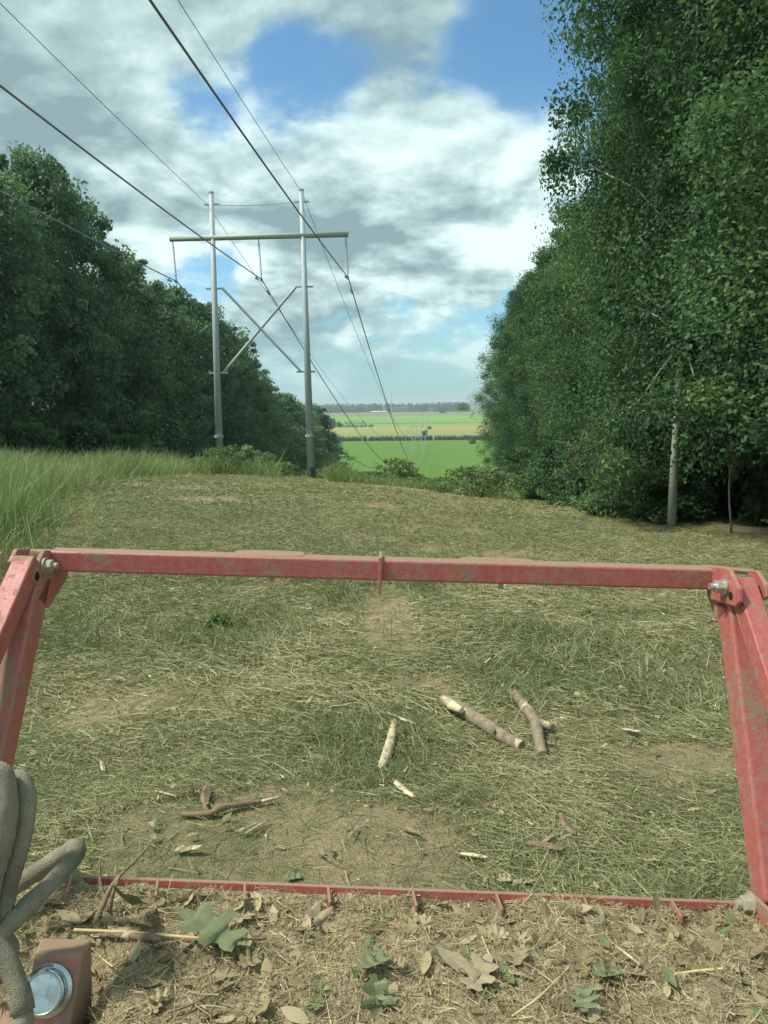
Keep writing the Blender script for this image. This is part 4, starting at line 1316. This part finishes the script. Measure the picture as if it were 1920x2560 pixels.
stick([(1108, 1748, .06), (1150, 1772, .07), (1215, 1812, .07), (1260, 1842, .06), (1303, 1866, .04)], [.034, .046, .044, .041, .034], 'thick broken log with torn pale end, left of the forked log',
      branches=[([(1104, 1742, .08), (1128, 1762, .10), (1155, 1776, .11)], [.012, .035, .02], 'torn_end'), ([(1235, 1822, .08), (1232, 1826, .11)], [.016, .012], 'knot')], name='log', cat='log', seed=3)
stick([(1284, 1732, .05), (1312, 1768, .07), (1338, 1802, .07), (1346, 1840, .06), (1356, 1888, .03)], [.029, .034, .038, .035, .031], 'forked log with a side branch stub, right of the broken log',
      branches=[([(1338, 1802, .07), (1358, 1810, .08), (1382, 1819, .08)], [.035, .028, .024], 'branch_stub'), ([(1284, 1732, .06), (1276, 1726, .06)], [.03, .008], 'torn_end')], name='log', cat='log', seed=4)
stick([(986, 1804, .04), (978, 1845, .05), (966, 1890, .05), (950, 1924, .03)], [.022, .028, .033, .018], 'pale curved barkless stick pointing at the camera, left of the logs', 'pale', seed=5)
chip((965, 1780), (1040, 1808), .032, 'thin pale splinter above the curved barkless stick', seed=6)
chip((990, 1948), (1034, 1992), .05, 'short pale wood chip below the curved barkless stick', seed=7)
stick([(455, 2036, .02), (520, 2034, .03), (560, 2018, .04), (640, 2006, .03), (695, 1994, .04)], [.014, .015, .017, .012, .006], 'long brown stick with torn pale tip on the bare soil', 'stick', seed=8,
      branches=[([(520, 2030, .03), (512, 2014, .05), (524, 2008, .06)], [.012, .012, .006], 'branch_stub'), ([(655, 2003, .04), (700, 1992, .05)], [.008, .005], 'torn_end')])
stick([(85, 2050, .02), (130, 2035, .03), (190, 2020, .03)], [.009, .010, .006], 'reddish stick lying right of the hoses', 'stick', seed=9)
stick([(135, 2045, .02), (200, 2028, .03), (258, 2015, .03)], [.006, .006, .004], 'thin straight stick beside the reddish one', 'pale', seed=10)
chip((1318, 2108), (1406, 2121), .036, 'grey stick in the pile of splinters at the right', 'stick', 'splinter', 'splinter', .6, 11)
chip((1356, 2110), (1402, 2084), .024, 'brown splinter leaning across the grey stick', 'pale', 'splinter', 'splinter', .7, 12, .02)
chip((1408, 2038), (1434, 2084), .05, 'wide flat wood chip above the pile of splinters', 'stick', seed=13)
chip((1390, 2098), (1438, 2082), .018, 'short splinter under the wide wood chip', 'pale', 'splinter', 'splinter', .6, 14)
chip((1144, 2131), (1216, 2145), .024, 'pale splinter in the grass above the edge bar middle', 'pale', 'splinter', 'splinter', .5, 15)
chip((1214, 2014), (1264, 2004), .04, 'brown bark piece in the grass below the logs', 'stick', 'bark_piece', 'bark', .4, 16)
chip((1005, 2068), (1052, 2082), .034, 'tan bark piece in the grass near the middle', 'stick', 'bark_piece', 'bark', .4, 17)
chip((515, 1962), (520, 2008), .055, 'grey pointed stub standing above the long brown stick', 'stick', 'stub', 'stub', .4, 18)
# twigs lying on the deck

DG = 'sticks and stalks lying on the deck'
stick([(185, 2325, .014), (300, 2330, .014), (430, 2340, .014), (560, 2351, .014)], [.0032, .0034, .0034, .0026], 'long straight yellow straw stalk lying across the deck', 'straw', 'stalk', 'stalk', False, wob=.02, group=DG)
stick([(232, 2340, .014), (300, 2338, .014), (370, 2344, .014), (402, 2352, .014)], [.004, .006, .008, .006], 'grey stick below the long yellow stalk', 'stick', 'stick', 'stick', False, seed=21, group=DG)
stick([(385, 2365, .014), (460, 2352, .014), (560, 2349, .014), (668, 2347, .014)], [.003, .004, .003, .002], 'thin brown twig running right from the yellow stalk', 'stick', 'stick', 'stick', False, seed=22, group=DG)
stick([(234, 2322, 1.55), (262, 2250, 1.58), (290, 2200, 1.60), (340, 2150, 1.62), (382, 2102, 1.64)], [.008, .006, .004, .003, .0015], 'branched twig rising over the edge bar at the left', 'stick', 'twig', 'twig', False,
      seed=23, group=DG, branches=[([(262, 2250, 1.58), (250, 2200, 1.6), (250, 2150, 1.62)], [.004, .003, .002], 'side_twig'), ([(258, 2258, 1.58), (225, 2290, 1.56), (195, 2322, 1.54)], [.003, .003, .0015], 'side_twig'),
                                   ([(272, 2310, 1.58), (278, 2250, 1.58), (298, 2190, 1.6)], [.004, .005, .003], 'side_twig')])
stick([(230, 2370, .014), (260, 2400, .014), (300, 2430, .014)], [.0018, .002, .001], 'thin pale stalk right of the cap housing', 'straw', 'stalk', 'stalk', False, seed=24, group=DG)
stick([(420, 2530, .014), (480, 2510, .014), (560, 2470, .014), (620, 2440, .014)], [.0015, .0025, .002, .001], 'curved thin stem low on the left half of the deck', 'stick', 'stalk', 'stalk', False, seed=25, group=DG)
stick([(1685, 2436, .014), (1740, 2428, .014), (1808, 2422, .014)], [.002, .003, .0025], 'yellow stalk on the right part of the deck', 'straw', 'stalk', 'stalk', False, seed=26, group=DG)
stick([(1540, 2366, .014), (1565, 2384, .014), (1600, 2412, .014)], [.002, .003, .002], 'short pale splinter right of the deck middle', 'pale', 'splinter', 'splinter', False, seed=27, group=DG)
stick([(1280, 2540, .014), (1350, 2490, .014), (1425, 2415, .014)], [.0015, .002, .0015], 'long slanting stalk in the middle right of the deck', 'straw', 'stalk', 'stalk', False, seed=28, group=DG)
stick([(1205, 2340, .014), (1225, 2390, .014), (1242, 2430, .014)], [.0015, .0022, .0015], 'thin stalk pointing down beside the tan leaves', 'straw', 'stalk', 'stalk', False, seed=29, group=DG)

for a_, b_, w_, lb in (((650, 2052), (590, 2078), .012, 'pale splinter just below the long brown stick'), ((668, 2050), (612, 2082), .010, 'thin splinter parallel to the one below the brown stick'),
                       ((455, 2126), (500, 2118), .03, 'tan chip on the soil below the long brown stick'), ((250, 1905), (262, 1925), .03, 'small cream chip in the grass above the hoses'),
                       ((1480, 2120), (1500, 2098), .014, 'small pale splinter at the right of the splinter pile'), ((1130, 1838), (1100, 1850), .012, 'short pale splinter between the curved stick and the broken log'),
                       ((895, 2062), (870, 2090), .014, 'short straw coloured splinter left of the bare middle'), ((1286, 2212), (1302, 2200), .03, 'round pale chip just beyond the edge bar'),
                       ((380, 1975), (440, 1990), .010, 'thin pale splinter in the grass left of the stub')):
    chip(a_, b_, w_, lb, 'pale', 'splinter', 'splinter', .5, int(a_[0]))

# green weeds in the cut grass
WEED = shrub_protos(41, .16, .22, 16, 16, .10, 'weed', .10)
for px, py, s, lb in ((548, 1570, .6, 'bright green weed in the cut grass left of centre'), (1330, 1520, .35, 'small green weed right of the beam middle'), (1460, 1545, .4, 'broad leaved green weed below the right half of the bar'),
                      (1004, 1852, .35, 'tiny green sprout beside the curved pale stick')):
    p = gh(px, py)
    plant_tree(WEED, p.x, p.y, s, px, lb, 'weed', 'green weeds in the cut grass', name='weed', cname='foliage', tname='stems')

# ------------------------------------------------------------------ haze
mb = MB(); mb.hexa([(-9500, -30, -30), (9500, -30, -30), (9500, 12500, -30), (-9500, 12500, -30), (-9500, -30, 40), (9500, -30, 40), (9500, 12500, 40), (-9500, 12500, 40)])
hm = bpy.data.materials.new('haze'); hm.use_nodes = True; hm.node_tree.nodes.clear()
h = NT(hm.node_tree); pv = h.n('ShaderNodeVolumePrincipled'); oo = h.n('ShaderNodeOutputMaterial'); h.link(pv.outputs[0], oo.inputs['Volume'])
pv.inputs['Color'].default_value = (.80, .93, .95, 1); pv.inputs['Density'].default_value = .00022; pv.inputs['Anisotropy'].default_value = .2
tag(mb.build('haze', hm, None), 'thin summer haze over the valley', kind='stuff')
